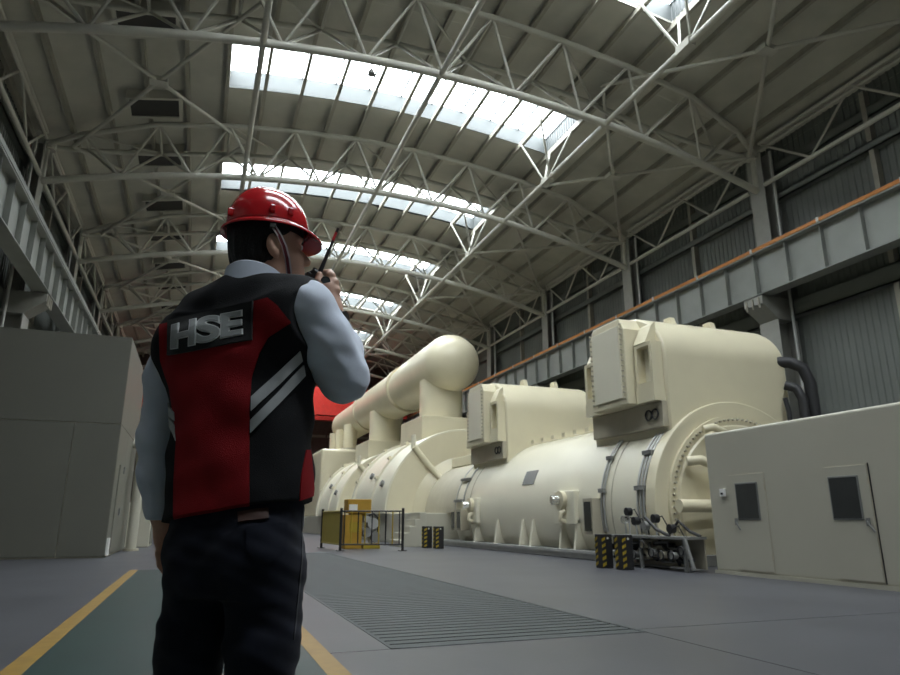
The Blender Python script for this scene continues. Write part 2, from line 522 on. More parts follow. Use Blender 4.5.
# ---------------------------------------------------------------- columns
def column(x, ty, s, label):
    """s=+1: on the right wall, faces -x"""
    t = thing('steel_column', label, 'column', (x, ty, 0), group='wall columns')
    X = lambda d: x + s * d
    MB().box((X(0.0), ty - .37, 9.1), (X(.035), ty + .37, 15.3)).box((X(.42), ty - .37, 9.1), (X(.455), ty + .37, 15.3)).box((X(.035), ty - .015, 9.1), (X(.42), ty + .015, 15.3)).build('upper_shaft', 'colsteel', t)
    MB().box((X(-.3), ty - .45, 0), (X(-.26), ty + .45, 8.2)).box((X(.6), ty - .45, 0), (X(.64), ty + .45, 8.2)).box((X(-.26), ty - .02, 0), (X(.6), ty + .02, 8.2)).build('lower_shaft', 'colsteel', t)
    c = MB().extrude([(X(-.95), 9.05), (X(.5), 9.05), (X(.5), 8.2), (X(-.25), 8.2), (X(-.95), 8.75)], 1, ty - .45, ty + .45).build('corbel', 'colsteel', t)
    for d in (-.3, 0, .3):
        MB().box((X(-1.0), ty + d - .03, 8.6), (X(-.94), ty + d + .03, 9.0)).build('stiffener', 'purlin', c)
    return t
cr = column(XR, TY[0], 1, 'grey steel column with crane corbel on the right wall, nearest to the viewer')
cl = column(XL, TY[0], -1, 'grey steel column with crane corbel on the left wall, nearest to the viewer')
for k in range(1, 7):
    dup(cr, (0, 9.0 * k, 0), 'grey steel column with crane corbel on the right wall, %s to the viewer' % ORD[k])
    dup(cl, (0, 9.0 * k, 0), 'grey steel column with crane corbel on the left wall, %s to the viewer' % ORD[k])

# ---------------------------------------------------------------- crane runway girders
def runway(x, s, label, rail):
    t = thing('crane_girder', label, 'girder', (x, 30, 9.13))
    y0, y1 = YN + .2, YF - .2
    MB().box((x - .02, y0, 9.13), (x + .02, y1, 10.77)).build('web_plate', 'girder', t)
    MB().box((x - .28, y0, 10.72), (x + .28, y1, 10.77)).build('top_flange', 'girder', t)
    MB().box((x - .28, y0, 9.09), (x + .28, y1, 9.13)).build('bottom_flange', 'girder', t)
    st = None
    n = int((y1 - y0) / 1.5)
    for k in range(n):
        if st is None:
            st = MB().box((x - .2, y0 + 1.1, 9.13), (x + .2, y0 + 1.13, 10.72)).build('stiffener', 'girder', t)
        else:
            share(st, 'stiffener', t, (0, 1.5 * k, 0))
    MB().box((x - .05, y0, 10.77), (x + .05, y1, 10.9)).build('crane_rail', 'greyplate', t)
    if rail:
        MB().box((x - .3, y0, 10.78), (x - .2, y1, 10.91)).build('conductor_bar', 'orange', t)
        ins = None
        for k in range(int((y1 - y0) / 3.0)):
            if ins is None: ins = MB().box((x - .32, y0 + 1, 10.775), (x - .18, y0 + 1.1, 10.94)).build('insulator', 'galv', t)
            else: share(ins, 'insulator', t, (0, 3.0 * k, 0))
    else:
        MB().box((x + .2, y0, 10.78), (x + .3, y1, 10.95)).build('edge_angle', 'girder', t)
    return t
runway(19.3, 1, 'grey crane runway girder with orange conductor bar along the right wall', True)
runway(-6.1, -1, 'grey crane runway girder with web stiffeners along the left wall', False)

# red overhead crane parked near the far end
t = thing('overhead_crane', 'red overhead bridge crane spanning the far end of the hall', 'crane', (CX, 64, 10.4))
for y in (62.4, 65.8):
    b = MB().box((-5.3, y - .4, 10.4), (18.5, y + .4, 13.0)).build('box_girder', 'red', t, bevel=0.03)
    for k in range(13):
        xx = -4.8 + 1.9 * k
        MB().box((xx - .04, y - .43, 10.5), (xx + .04, y - .4, 12.95)).build('girder_rib', 'red', b)
for x in (-6.1, 19.3):
    MB().box((x - .3, 61.4, 11.05), (x + .3, 66.8, 11.9)).build('end_carriage', 'red', t, bevel=0.03)
    s = 1 if x < 0 else -1
    for y in (62.4, 65.8):
        MB().box((x + s * .3, y - .3, 11.1), (x + s * .8, y + .3, 11.9)).build('girder_seat', 'red', t)
        MB().tube((x - .12, y, 11.2), (x + .12, y, 11.2), .3, 16).build('wheel', 'greyplate', t, smooth=40)
MB().box((5.0, 62.2, 13.0), (8.4, 66.0, 13.8)).build('trolley', 'red', t, bevel=0.05)
# small lamp hanging from the first visible truss
t = thing('pendant_lamp', 'small dark lamp hanging under a truss in front of the skylight', 'lamp', (4.1, 18.5, 14.8))
MB().tube((4.1, 18.5, zb(4.1)), (4.1, 18.5, 15.2), .02, 6).build('stem', 'black', t)
MB().latheZ([(15.22, .03), (15.2, .07), (15.1, .11), (15.02, .12), (15.02, .0)], 4.1, 18.5, 14).build('shade', 'greyplate', t, smooth=50)

# ================================================================ machinery
GXC, GZC, GR = 12.1, 1.25, 2.45            # shaft line and shell radius of the generator
def halfdisc(cx, cz, r, zlow, n=48):
    a0 = math.asin(max(-1, (zlow - cz) / r))
    return [(cx + r * math.cos(a0 + (math.pi - 2 * a0) * k / n), cz + r * math.sin(a0 + (math.pi - 2 * a0) * k / n)) for k in range(n + 1)]
def shell(prof, cx, cz, zlow, n=56):
    """loft of clipped circles along y: prof = (y, r)"""
    m = MB()
    rings = [halfdisc(cx, cz, r, zlow, n) for y, r in prof]
    vs = []
    for (y, r), rg in zip(prof, rings):
        vs += [(p[0], y, p[1]) for p in rg]
    k = n + 1
    fs = []
    for i in range(len(prof) - 1):
        for j in range(n):
            fs.append((i * k + j, (i + 1) * k + j, (i + 1) * k + j + 1, i * k + j + 1))
        fs.append((i * k + n, (i + 1) * k + n, (i + 1) * k, i * k))
    fs.append(tuple(range(k)))
    fs.append(tuple(range((len(prof) - 1) * k, len(prof) * k))[::-1])
    return m.add(vs, fs)

gen = thing('generator', 'ivory horizontal cylinder generator with two domed cooler housings on top', 'generator', (GXC, 19, 0))
shell([(13.0, GR), (25.2, GR), (25.7, GR - .06), (26.1, GR - .25), (26.4, GR - .6), (26.5, GR - .9)], GXC, GZC, .22).build('shell_body', 'white', gen, smooth=35)
shell([(12.78, GR + .06), (13.12, GR + .06)], GXC, GZC, .22).build('end_flange', 'cream', gen, smooth=35, bevel=.02)
shell([(12.70, 2.16), (12.80, 2.16)], GXC, GZC, .22).build('seal_ring', 'cream', gen, smooth=35)
bl = MB()
for k in range(96):
    a = 2 * math.pi * k / 96
    z = GZC + 2.06 * math.sin(a)
    if z < .3: continue
    x = GXC + 2.06 * math.cos(a)
    bl.tube((x, 12.63, z), (x, 12.71, z), .028, 6)
tag(bl.build('bolt_ring', 'beige', gen), kind='stuff')
shell([(12.62, 1.2), (12.66, 1.9), (12.72, 1.96)], GXC, GZC, .22).build('end_cover', 'cream', gen, smooth=35)
MB().latheY([(11.2, .0), (11.2, .32), (12.4, .34), (12.5, .7), (12.66, .8)], GXC, GZC, 28).build('shaft_cover', 'cream', gen, smooth=35)
MB().tube((9.9, 12.35, 1.27), (11.9, 12.35, 1.27), .14, 14).build('bearing_pipe', 'cream', gen, smooth=40)
MB().path([(10.35, 12.5, 2.25), (10.6, 12.35, 2.28), (10.95, 12.3, 2.15), (11.2, 12.35, 1.9), (11.3, 12.5, 1.6)], .11, 12).build('oil_pipe', 'cream', gen, smooth=40)
MB().path([(10.9, 12.5, 3.0), (11.1, 12.4, 3.05), (11.4, 12.4, 2.95), (11.5, 12.55, 2.7)], .09, 10).build('oil_pipe', 'cream', gen, smooth=40)

# lengthwise weld lines and plate on the shell
def on_shell(th, r=GR): return (GXC + r * math.cos(th), GZC + r * math.sin(th))
def shell_patch(name, y0, y1, th0, th1, off, mat, n=8, parent=gen, thick=.03):
    m = MB()
    vs, fs = [], []
    for i in range(n + 1):
        th = th0 + (th1 - th0) * i / n
        for r in (GR + off, GR + off - thick):
            x, z = on_shell(th, r)
            vs += [(x, y0, z), (x, y1, z)]
    for i in range(n):
        b = 4 * i
        fs += [(b, b + 1, b + 5, b + 4), (b + 2, b + 6, b + 7, b + 3), (b, b + 4, b + 6, b + 2), (b + 1, b + 3, b + 7, b + 5)]
    fs += [(0, 2, 3, 1), (4 * n, 4 * n + 1, 4 * n + 3, 4 * n + 2)]
    return m.add(vs, fs).build(name, mat, parent)
D2 = math.radians
shell_patch('name_plate', 18.95, 19.75, D2(150), D2(161), .015, 'greyplate')
shell_patch('plate_seam', 14.55, 14.58, D2(75), D2(204), .012, 'beige', 40)
shell_patch('plate_seam', 24.0, 24.04, D2(75), D2(204), .012, 'beige', 40)
# cable runs strapped around the shell
for ys in ((13.2, 13.32, 13.44), (14.85, 14.97), (24.6, 25.4)):
    for y in ys:
        m = MB()
        pts = []
        for i in range(31):
            th = D2(118 + (193 - 118) * i / 30)
            x, z = on_shell(th, GR + .035)
            pts.append((x, y, z))
        cb = m.path(pts, .028, 6).build('cable_run', 'galv', gen, smooth=60)
    for th in (150, 170):
        x, z = on_shell(D2(th), GR + .07)
        MB().box((x - .05, ys[0] - .05, z - .05), (x + .05, ys[-1] + .05, z + .05)).build('cable_clamp', 'greyplate', gen)
# inspection covers with hand pipes
for yc, wd in ((16.7, 1.1), (23.4, .8)):
    th = D2(183)
    c = MB().box((9.52, yc - wd / 2, .85), (9.75, yc + wd / 2, 1.75)).build('inspection_box', 'white', gen, bevel=.03)
    MB().tube((9.4, yc + .05, 1.5), (9.53, yc + .05, 1.5), .25, 20).build('port_flange', 'cream', c, smooth=40)
    MB().tube((9.2, yc + .12, 1.5), (9.4, yc + .08, 1.5), .13, 16).build('port_pipe', 'chrome', c, smooth=40)
    MB().path([(9.52, yc - .05, 1.2), (9.38, yc - .05, 1.15), (9.36, yc - .05, .97), (9.52, yc - .05, .92)], .07, 10).build('drain_elbow', 'cream', c, smooth=50)
# support ribs along the foot
for y in (16.2, 17.0, 18.8, 19.5, 21.4, 23.2):
    MB().extrude([(9.50, .2), (9.95, .2), (9.8, .98), (9.62, .98)], 1, y - .05, y + .05).build('support_rib', 'white', gen)
# grey foot rail
m = MB().box((9.32, 14.7, .15), (9.8, 26.4, .22)).box((9.36, 14.7, .02), (9.40, 26.4, .16))
m.build('foot_rail', 'galv', gen)
for k in range(8):
    y = 14.9 + 1.6 * k
    MB().box((9.37, y, 0), (9.75, y + .25, .16)).build('foot_block', 'greyplate', gen)
MB().box((9.5, 12.3, 0.0), (14.7, 26.4, .22)).build('base_plate', 'greyplate', gen)
# louvred junction boxes
for (y, z0, z1) in ((15.2, .62, 1.5), (24.35, .6, 1.35), (24.95, .6, 1.35)):
    b = MB().box((9.35, y - .22, z0), (9.75, y + .22, z1)).build('junction_box', 'beige', gen)
    MB().box((9.33, y - .15, z0 + .08), (9.355, y + .15, z1 - .08)).build('box_window', 'glassdark', b)

def cooler(yc):
    # barrel with its axis along x: arch outline in the y-z plane
    x0, x1, hw, zs, zt_ = 10.3, 14.1, 1.62, 4.85, 6.1
    arch = [(yc - hw, 2.9)] + [(yc - hw * math.cos(math.pi * k / 28), zs + (zt_ - zs) * math.sin(math.pi * k / 28)) for k in range(29)] + [(yc + hw, 2.9)]
    b = MB().extrude(arch, 0, x0, x1).build('cooler_housing', 'cream', gen, smooth=35, bevel=.05)
    # raised central panel box at the front
    cen = [(yc - .72, 3.75), (yc - .72, 5.95), (yc + .72, 5.95), (yc + .72, 3.75)]
    MB().extrude([(yc - .8, 3.72), (yc - .8, 5.65), (yc - .6, 5.97), (yc + .6, 5.97), (yc + .8, 5.65), (yc + .8, 3.72)], 0, 9.75, 10.32).build('front_box', 'cream', b, bevel=.03)
    MB().box((9.71, yc - .62, 3.9), (9.76, yc + .62, 5.78)).build('front_panel', 'white', b, bevel=.012)
    fb = MB()
    for k in range(15):
        for s in (-1, 1):
            fb.tube((9.70, yc + s * .7, 3.9 + 1.9 * k / 14), (9.76, yc + s * .7, 3.9 + 1.9 * k / 14), .022, 6)
    tag(fb.build('panel_bolts', 'beige', b), kind='stuff')
    for s in (-1, 1):
        ya, yb = yc + s * .84, yc + s * 1.52
        y0, y1 = min(ya, yb), max(ya, yb)
        w = MB()
        w.box((10.0, y0, 4.065), (10.32, y1, 4.2)).box((10.0, y0, 5.1), (10.32, y1, 5.19)).box((10.0, y0, 4.2), (10.32, y0 + .1, 5.1)).box((10.0, y1 - .1, 4.2), (10.32, y1, 5.1))
        w.extrude([(9.98, 5.195), (10.32, 5.195), (10.32, 5.75), (10.2, 5.65)], 1, y0 if s > 0 else y1 - .5, y0 + .5 if s > 0 else y1)
        w.build('side_frame', 'cream', b)
        MB().box((10.22, y0 + .1, 4.2), (10.31, y1 - .1, 5.1)).build('side_cover', 'white', b, bevel=.01)
        MB().box((9.98, y0 - .02, 3.72), (10.32, y1, 4.06)).build('side_ledge', 'cream', b)
    # shoulder brackets under the front
    MB().extrude([(10.16, 3.1), (10.16, 3.71), (10.5, 3.71), (10.5, 3.1)], 1, yc - 1.56, yc + 1.5).build('support_bracket', 'beige', b, bevel=.02)
    MB().torus((10.13, yc - 1.3, 3.42), (1, 0, 0), .12, .02, 14, 6).torus((10.13, yc - 1.05, 3.42), (1, 0, 0), .12, .02, 14, 6).build('cable_loop', 'black', b)
    # lifting lugs with straps running down the near side
    for x in (11.85, 13.2):
        MB().extrude([(yc - .25, zt_ - .06), (yc - .12, zt_ + .26), (yc + .12, zt_ + .26), (yc + .25, zt_ - .06)], 0, x - .08, x + .08).build('lifting_lug', 'cream', b)
        pts = [(yc - hw * 1.012 * math.cos(math.pi * k / 28), zs + (zt_ - zs) * 1.012 * math.sin(math.pi * k / 28)) for k in range(8, 13)]
        st = MB()
        vs = [(x - .05, p[0], p[1]) for p in pts] + [(x + .05, p[0], p[1]) for p in pts]
        n = len(pts)
        st.add(vs, [(i, i + 1, n + i + 1, n + i) for i in range(n - 1)]).build('strap_rib', 'cream', b)
    return b
cooler(14.52)
cooler(23.55)
lm = MB()
for k in range(7):
    y = 16.8 + .72 * k
    lm.box((10.9, y - .1, 3.55), (11.2, y + .1, 3.68))
tag(lm.build('flange_lug', 'cream', gen), kind='stuff')

# black hoses behind the near housing
for pts, r in (
        ([(13.95, 13.0, 4.95), (14.15, 12.8, 4.93), (14.36, 12.6, 4.75), (14.45, 12.52, 4.35), (14.45, 12.5, .22)], .15),
        ([(13.9, 12.8, 4.3), (14.05, 12.6, 4.2), (14.1, 12.5, 3.9), (14.1, 12.5, .22)], .12),
        ([(13.78, 12.74, 3.95), (13.8, 12.7, 3.6), (13.8, 12.7, .22)], .06)):
    h = MB().path(pts, r, 12).build('cooling_hose', 'blackrub', gen, smooth=60)
    MB().tube((pts[-1][0], pts[-1][1], .22), (pts[-1][0], pts[-1][1], .3), r + .08, 16).build('hose_flange', 'greyplate', h)

# ---------------------------------------------------------------- instrument skid under the near flange
sk = thing('instrument_skid', 'grey steel stand with tangled pipes, valves and gauges before the generator end', 'skid', (9.2, 11.9, 0))
fr = MB()
for (x, y) in ((8.95, 11.1), (8.95, 12.5), (8.95, 13.9), (9.4, 13.9)):
    MB().box((x - .03, y - .03, 0), (x + .03, y + .03, .6)).build('stand_leg', 'greyplate', sk)
MB().box((8.88, 11.05, .6), (9.45, 13.95, .65)).build('stand_top', 'greyplate', sk)
MB().box((9.42, 11.1, .04), (9.45, 13.9, .6)).build('back_plate', 'beige', sk)
MB().tube((8.92, 11.05, .62), (8.92, 10.85, .05), .04, 6).build('stand_brace', 'greyplate', sk)
rnd = random.Random(5)
for k in range(40):
    y = 11.1 + 2.7 * rnd.random()
    x = 9.0 + .35 * rnd.random()
    z = .1 + .4 * rnd.random()
    l = .3 + .7 * rnd.random()
    pts = [(x, y, z), (x, min(13.9, y + l * .5), z), (x, min(13.9, y + l * .5), z + .12 * rnd.choice((-.5, 1))), (x + .02, min(13.95, y + l), z + .1)]
    MB().path(pts, .022 + .02 * rnd.random(), 6).build('skid_pipe', rnd.choice(['galv', 'black', 'greyplate', 'beige', 'black', 'black']), sk)
for k in range(9):
    y = 11.15 + .31 * k
    z = .25 + .28 * rnd.random()
    v = MB().tube((8.9, y, z), (9.02, y, z), .07, 12).build('valve_body', rnd.choice(['galv', 'black', 'greyplate', 'beige']), sk, smooth=40)
    MB().torus((8.88, y, z), (1, 0, 0), .085, .014, 14, 5).build('hand_wheel', 'black', v)
for k, (y, z, m) in enumerate(((13.15, 1.15, 'black'), (13.3, .98, 'chrome'), (12.9, .95, 'black'), (12.55, .85, 'greyplate'), (12.2, 1.0, 'black'), (11.7, .8, 'black'))):
    s = MB().tube((9.15, y, .66), (9.15, y, z), .02, 6).build('gauge_stem', 'galv', sk)
    MB().tube((9.08, y, z), (9.2, y, z), .09, 16).build('gauge', m, s, smooth=40)
    MB().path([(9.15, y, z), (9.2, y - .15, z + .05), (9.25, y - .28, z - .2), (9.25, y - .3, .66)], .015, 6).build('cable', 'black', s)
MB().path([(9.2, 11.9, .66), (9.25, 11.6, .95), (9.3, 11.35, .75), (9.35, 11.1, .66)], .03, 8).build('skid_pipe', 'black', sk)
MB().path([(9.0, 12.35, 1.02), (9.0, 12.0, .78), (9.0, 11.6, .66)], .035, 8).build('skid_pipe', 'black', sk)

# ---------------------------------------------------------------- black and yellow guard blocks
def guard(x, y, w, h, label):
    t = thing('guard_block', label, 'bollard', (x, y, 0), group='black guard blocks with yellow stripes')
    MB().box((x - w / 2, y - w / 2, 0), (x + w / 2, y + w / 2, h)).build('block', 'black', t, bevel=.01)
    n = 5
    for k in range(n):
        z = .03 + (h - .06) * k / n
        d = (h - .06) / n * .5
        MB().add([(x - w / 2 - .004, y + w / 2, z), (x - w / 2 - .004, y + .02, z + d * .9), (x - w / 2 - .004, y + .02, z + d * 1.9), (x - w / 2 - .004, y + w / 2, z + d)], [(0, 1, 2, 3)]).build('hazard_stripe', 'hazard', t)
        MB().add([(x - w / 2, y - w / 2 - .004, z), (x - w / 2 + w * .35, y - w / 2 - .004, z + d * .7), (x - w / 2 + w * .35, y - w / 2 - .004, z + d * 1.7), (x - w / 2, y - w / 2 - .004, z + d)], [(0, 1, 2, 3)]).build('hazard_stripe', 'hazard', t)
    MB().tube((x + .02, y - w / 2 - .006, h - .08), (x + .02, y - w / 2, h - .08), .025, 10).build('reflector', 'labelw', t)
    return t
guard(8.17, 12.72, .26, .68, 'black guard block with yellow stripes, left of the near pair')
guard(8.28, 12.15, .26, .68, 'black guard block with yellow stripes, right of the near pair')
guard(7.95, 23.9, .3, .75, 'black guard block with yellow stripes, left of the far pair by the steps')
guard(8.15, 23.2, .3, .75, 'black guard block with yellow stripes, right of the far pair by the steps')

# ---------------------------------------------------------------- low pressure turbine casings on a common plinth
pln = tag(MB().box((8.25, 26.9, 0), (16.2, 61, 1.25)).build('machine_plinth', 'cream2', org=(12.1, 44, 0), bevel=.03), 'long cream plinth block carrying the turbine casings', 'plinth')
bp = thing('bearing_pedestal', 'rounded cream bearing housing between generator and turbine casing', 'housing', (GXC, 28.7, 1.25))
shell([(26.55, 2.1), (26.9, 2.3), (29.75, 2.3)], GXC, 1.2, 1.252).build('housing_shell', 'beige', bp, smooth=35)
MB().box((GXC - 1.0, 27.2, 3.3), (GXC + 1.0, 29.8, 3.75)).build('top_cap', 'cream', bp, bevel=.05)
def casing(y0, y1, label):
    t = thing('turbine_casing', label, 'turbine', (GXC, (y0 + y1) / 2, 1.25))
    R = 4.02
    shell([(y0, R - .02), (y0 + .05, R), (y0 + 2.5, R)], GXC, 1.25, 1.252).build('casing_shell', 'white', t, smooth=35)
    shell([(y0 + 2.45, R + .1), (y0 + 2.75, R + .1)], GXC, 1.25, 1.252).build('casing_flange', 'white', t, smooth=35)
    shell([(y0 + 2.7, R), (y1 - .35, R)], GXC, 1.25, 1.252).build('casing_shell', 'white', t, smooth=35)
    shell([(y1 - .4, R + .12), (y1, R + .12)], GXC, 1.25, 1.252).build('casing_flange', 'white', t, smooth=35)
    shell([(y0 - .04, R - .1), (y0 + .02, R - .1)], GXC, 1.25, 1.252).build('end_plate', 'cream', t, smooth=35)
    # sloping exhaust cone that hides the shaft
    shell([(y0 - .55, 1.6), (y0 - .45, 2.0), (y0 - .03, 2.7)], GXC, 1.25, 1.252).build('exhaust_cone', 'cream', t, smooth=35)
    for a in (131, 49):
        d = Vector((math.cos(D2(a)), 0, math.sin(D2(a))))
        c = Vector((GXC, y0 - .06, 1.25))
        e = MB().path([c + d * 4.05, c + d * 2.9, c + d * 2.4 + Vector((0, -.2, 0)), c + d * 1.9 + Vector((0, -.45, -.1))], .16, 10).build('radial_rib', 'cream', t, smooth=60)
    lb = MB()
    for yy in (y0 + 2.6, y1 - .2):
        for k in range(9):
            a = D2(25 + 130 * k / 8)
            x, z = GXC + (R + .14) * math.cos(a), 1.25 + (R + .14) * math.sin(a)
            lb.tube((x, yy - .16, z), (x, yy + .16, z), .09, 8)
    tag(lb.build('flange_bolts', 'cream', t), kind='stuff')
    for (yy, a) in ((y0 + 1.2, 160), (y0 + 4.2, 152)):
        x, z = GXC + R * math.cos(D2(a)), 1.25 + R * math.sin(D2(a))
        MB().tube((x + .1, yy, z - .05), (x - .12, yy, z + .06), .16, 14).build('casing_port', 'greyplate', t, smooth=40)
    # square neck that carries the riser
    yc = (y0 + y1) / 2
    MB().box((GXC - 1.75, yc - 1.9, 4.6), (GXC + 1.75, yc + 1.9, 6.1)).build('riser_base', 'cream', t, bevel=.04)
    MB().tube((GXC - 2.65, y0 + .1, 4.25), (GXC - 2.65, y0 + .1, 4.9), .12, 10).build('vent_stub', 'white', t, smooth=40)
    return t
casing(30.5, 37.5, 'large cream half-round turbine casing, nearer of the two beside the generator')
casing(42.0, 49.0, 'large cream half-round turbine casing, farther of the two behind the yellow pump cabinet')
ip = thing('turbine_hood', 'flat-sided cream turbine hood beyond the two round casings', 'turbine', (GXC, 55.5, 1.25))
MB().box((8.7, 52, 1.25), (15.6, 60.5, 6.3)).build('hood_body', 'cream', ip, bevel=.25, bseg=4)
for y in (53.5, 57.0, 59.6):
    MB().tube((11.2, y, 6.28), (11.2, y, 6.5), .75, 20).build('riser_flange', 'beige', ip, smooth=40)

# fat crossover pipe along the top of the turbines
px, pz = 12.25, 9.15
cp = thing('crossover_pipe', 'fat cream crossover steam pipe with domed end above the turbine casings', 'pipe', (px, 47, 7.8))
def cap(yc, r, s, n=10):
    return [(yc + s * r * .92 * math.sin(math.pi / 2 * (1 - k / n)), max(.001, r * math.cos(math.pi / 2 * (1 - k / n)))) for k in range(n + 1)]
for y in (34.0, 45.5):
    MB().tube((GXC - .05, y, 6.1), (GXC - .05, y, 8.3), 1.17, 32).build('riser', 'cream', cp, smooth=40)
for y in (53.5, 57.0, 59.6):
    MB().tube((11.2, y, 6.5), (11.2, y, 8.4), .55, 20).build('riser', 'cream', cp, smooth=40)
MB().latheY(cap(33.0, 1.55, -1) + [(38.5, 1.52), (41.0, 1.4)], px, pz, 40).build('pipe_section', 'cream', cp, smooth=40)
MB().latheY([(40.6, 1.4), (40.62, 1.56), (41.3, 1.56), (41.32, 1.4)], px, pz, 40).build('joint_ring', 'cream', cp, smooth=40)
MB().latheY([(41.0, 1.4), (42.5, 1.48), (50.0, 1.48), (51.0, 1.38)], px, pz, 40).build('pipe_section', 'cream', cp, smooth=40)
MB().latheY([(50.6, 1.36), (50.62, 1.52), (51.3, 1.52), (51.32, 1.36)], px, pz, 40).build('joint_ring', 'cream', cp, smooth=40)
MB().latheY([(51.0, 1.36), (60.0, 1.38)] + cap(60.0, 1.38, 1)[::-1], px, pz, 40).build('pipe_section', 'cream', cp, smooth=40)

# access steps beside the plinth
st = thing('access_steps', 'cream access steps rising to the plinth by the yellow fence', 'steps', (7.7, 25.6, 0))
for k in range(5):
    MB().box((7.2 + .2 * k, 24.9, 0), (7.42 + .2 * k if k < 4 else 8.25, 26.3, .25 * (k + 1))).build('step', 'cream2', st, bevel=.015)

# ---------------------------------------------------------------- fence and yellow pump unit
fe = thing('safety_fence', 'black post safety fence with yellow mesh around the pump unit', 'fence', (5.3, 23, 0))
P3 = [(4.36, 25.1), (4.52, 22.5), (6.45, 21.9)]
for x, y in P3:
    p = MB().tube((x, y, 0), (x, y, 1.35), .045, 10).build('post', 'black', fe, smooth=60)
    MB().box((x - .12, y - .12, 0), (x + .12, y + .12, .02)).build('post_foot', 'black', p)
def rail(a, b, z, m, r=.025): MB().tube((a[0], a[1], z), (b[0], b[1], z), r, 8).build('rail', m, fe)
for z in (.2, 1.25): rail(P3[0], P3[1], z, 'olive')
for z in (.2, 1.25): rail(P3[1], P3[2], z, 'black')
for k in range(26):
    s = (k + .5) / 26
    x, y = P3[0][0] + (P3[1][0] - P3[0][0]) * s, P3[0][1] + (P3[1][1] - P3[0][1]) * s
    MB().box((x - .008, y - .03, .2), (x + .008, y + .03, 1.25)).build('mesh_bar', 'olive', fe)
for k in range(9):
    s = (k + .5) / 9
    x, y = P3[1][0] + (P3[2][0] - P3[1][0]) * s, P3[1][1] + (P3[2][1] - P3[1][1]) * s
    MB().tube((x, y, .2), (x, y, 1.25), .022, 8).build('mesh_bar', 'hazard' if k % 2 else 'black', fe)
pu = thing('pump_unit', 'yellow pump cabinet with control box and grey pipework behind the fence', 'machine', (5.3, 24.2, 0))
MB().box((4.95, 23.9, 0), (5.55, 24.6, 1.15)).build('cabinet', 'yellowm', pu, bevel=.02)
cb = MB().box((5.0, 23.85, 1.2), (5.85, 24.5, 1.68)).build('control_box', 'yellowm', pu, bevel=.02)
MB().box((5.05, 23.83, 1.3), (5.35, 23.85, 1.5)).build('white_label', 'labelw', cb)
MB().box((5.1, 23.88, .55), (5.45, 23.9, .9)).build('door_plate', 'hazard', pu)
MB().box((5.15, 24.0, 1.12), (5.7, 24.4, 1.22)).build('box_stand', 'yellowm', pu)
MB().box((5.6, 23.85, 0), (6.2, 24.5, .18)).build('pump_base', 'hazard', pu)
for k, (x, z, r, m) in enumerate(((5.75, .55, .16, 'greyplate'), (5.95, .85, .2, 'galv'), (5.72, 1.0, .12, 'galv'), (6.05, .4, .18, 'greyplate'))):
    MB().tube((x, 23.9, z), (x, 24.4, z), r, 18).build('pump_body', m, pu, smooth=40)
MB().tube((5.9, 24.1, .18), (5.9, 24.1, 1.05), .07, 10).tube((6.08, 24.1, .18), (6.08, 24.1, .9), .05, 10).build('pump_column', 'galv', pu, smooth=40)
MB().path([(5.75, 23.95, 1.1), (5.95, 23.92, 1.2), (6.12, 23.95, 1.05), (6.15, 23.95, .3)], .04, 8).build('pump_hose', 'black', pu, smooth=60)

# ---------------------------------------------------------------- low cream enclosure with two doors, right
EX, EY1, EH = 9.38, 10.78, 2.62
en = thing('machine_enclosure', 'low cream metal enclosure with two windowed doors at the right edge', 'enclosure', (EX + 2, 6, 0))
MB().box((EX, 1.0, .04), (15.0, EY1, EH)).build('body', 'cream2', en, bevel=.05, bseg=3)
MB().box((EX - .02, 1.0, 0), (15.0, EY1 + .02, .06)).build('skirting', 'cream2', en)
def edoor(y0, y1, z0, z1, wy0, wy1, hy, hs):
    MB().box((EX - .004, y0 - .012, z0 - .012), (EX + .02, y1 + .012, z1 + .012)).build('door_gap', 'beige', en)
    d = MB().box((EX - .016, y0, z0), (EX + .02, y1, z1)).build('door', 'cream2', en, bevel=.004)
    MB().box((EX - .03, wy0 - .025, .97), (EX - .01, wy1 + .025, 1.63)).build('window_frame', 'greyplate', d, bevel=.008)
    MB().box((EX - .034, wy0, .995), (EX - .012, wy1, 1.605)).build('window_pane', 'glassdark', d)
    h = MB().box((EX - .045, hy - .025, .88), (EX - .015, hy + .025, 1.0))
    h.tube((EX - .06, hy, .95), (EX - .06, hy - .11 * hs, .80), .014, 8)
    h.tube((EX - .02, hy, .95), (EX - .06, hy, .95), .012, 8)
    h.build('handle', 'greyplate', d)
    for z in (z0 + .25, z1 - .25):
        yy = y0 if hs > 0 else y1
        MB().tube((EX - .02, yy, z - .05), (EX - .02, yy, z + .05), .012, 8).build('hinge', 'beige', d)
edoor(9.36, 10.2, .1, 1.78, 9.54, 10.03, 10.1, 1)
edoor(7.36, 8.1, .1, 1.78, 7.54, 8.02, 7.45, 1)
MB().box((EX - .003, 7.325, .08), (EX + .01, 7.345, 1.80)).build('door_shadow_gap', 'black', en)
sb = MB().box((EX - .05, 10.32, 1.40), (EX, 10.44, 1.54)).build('switch_box', 'labelw', en, bevel=.006)
MB().box((EX - .055, 10.35, 1.43), (EX - .05, 10.41, 1.47)).build('switch', 'black', sb)
for y in (5.0, 2.6):
    MB().box((EX - .002, y, .06), (EX + .01, y + .01, EH - .08)).build('panel_seam', 'beige', en)

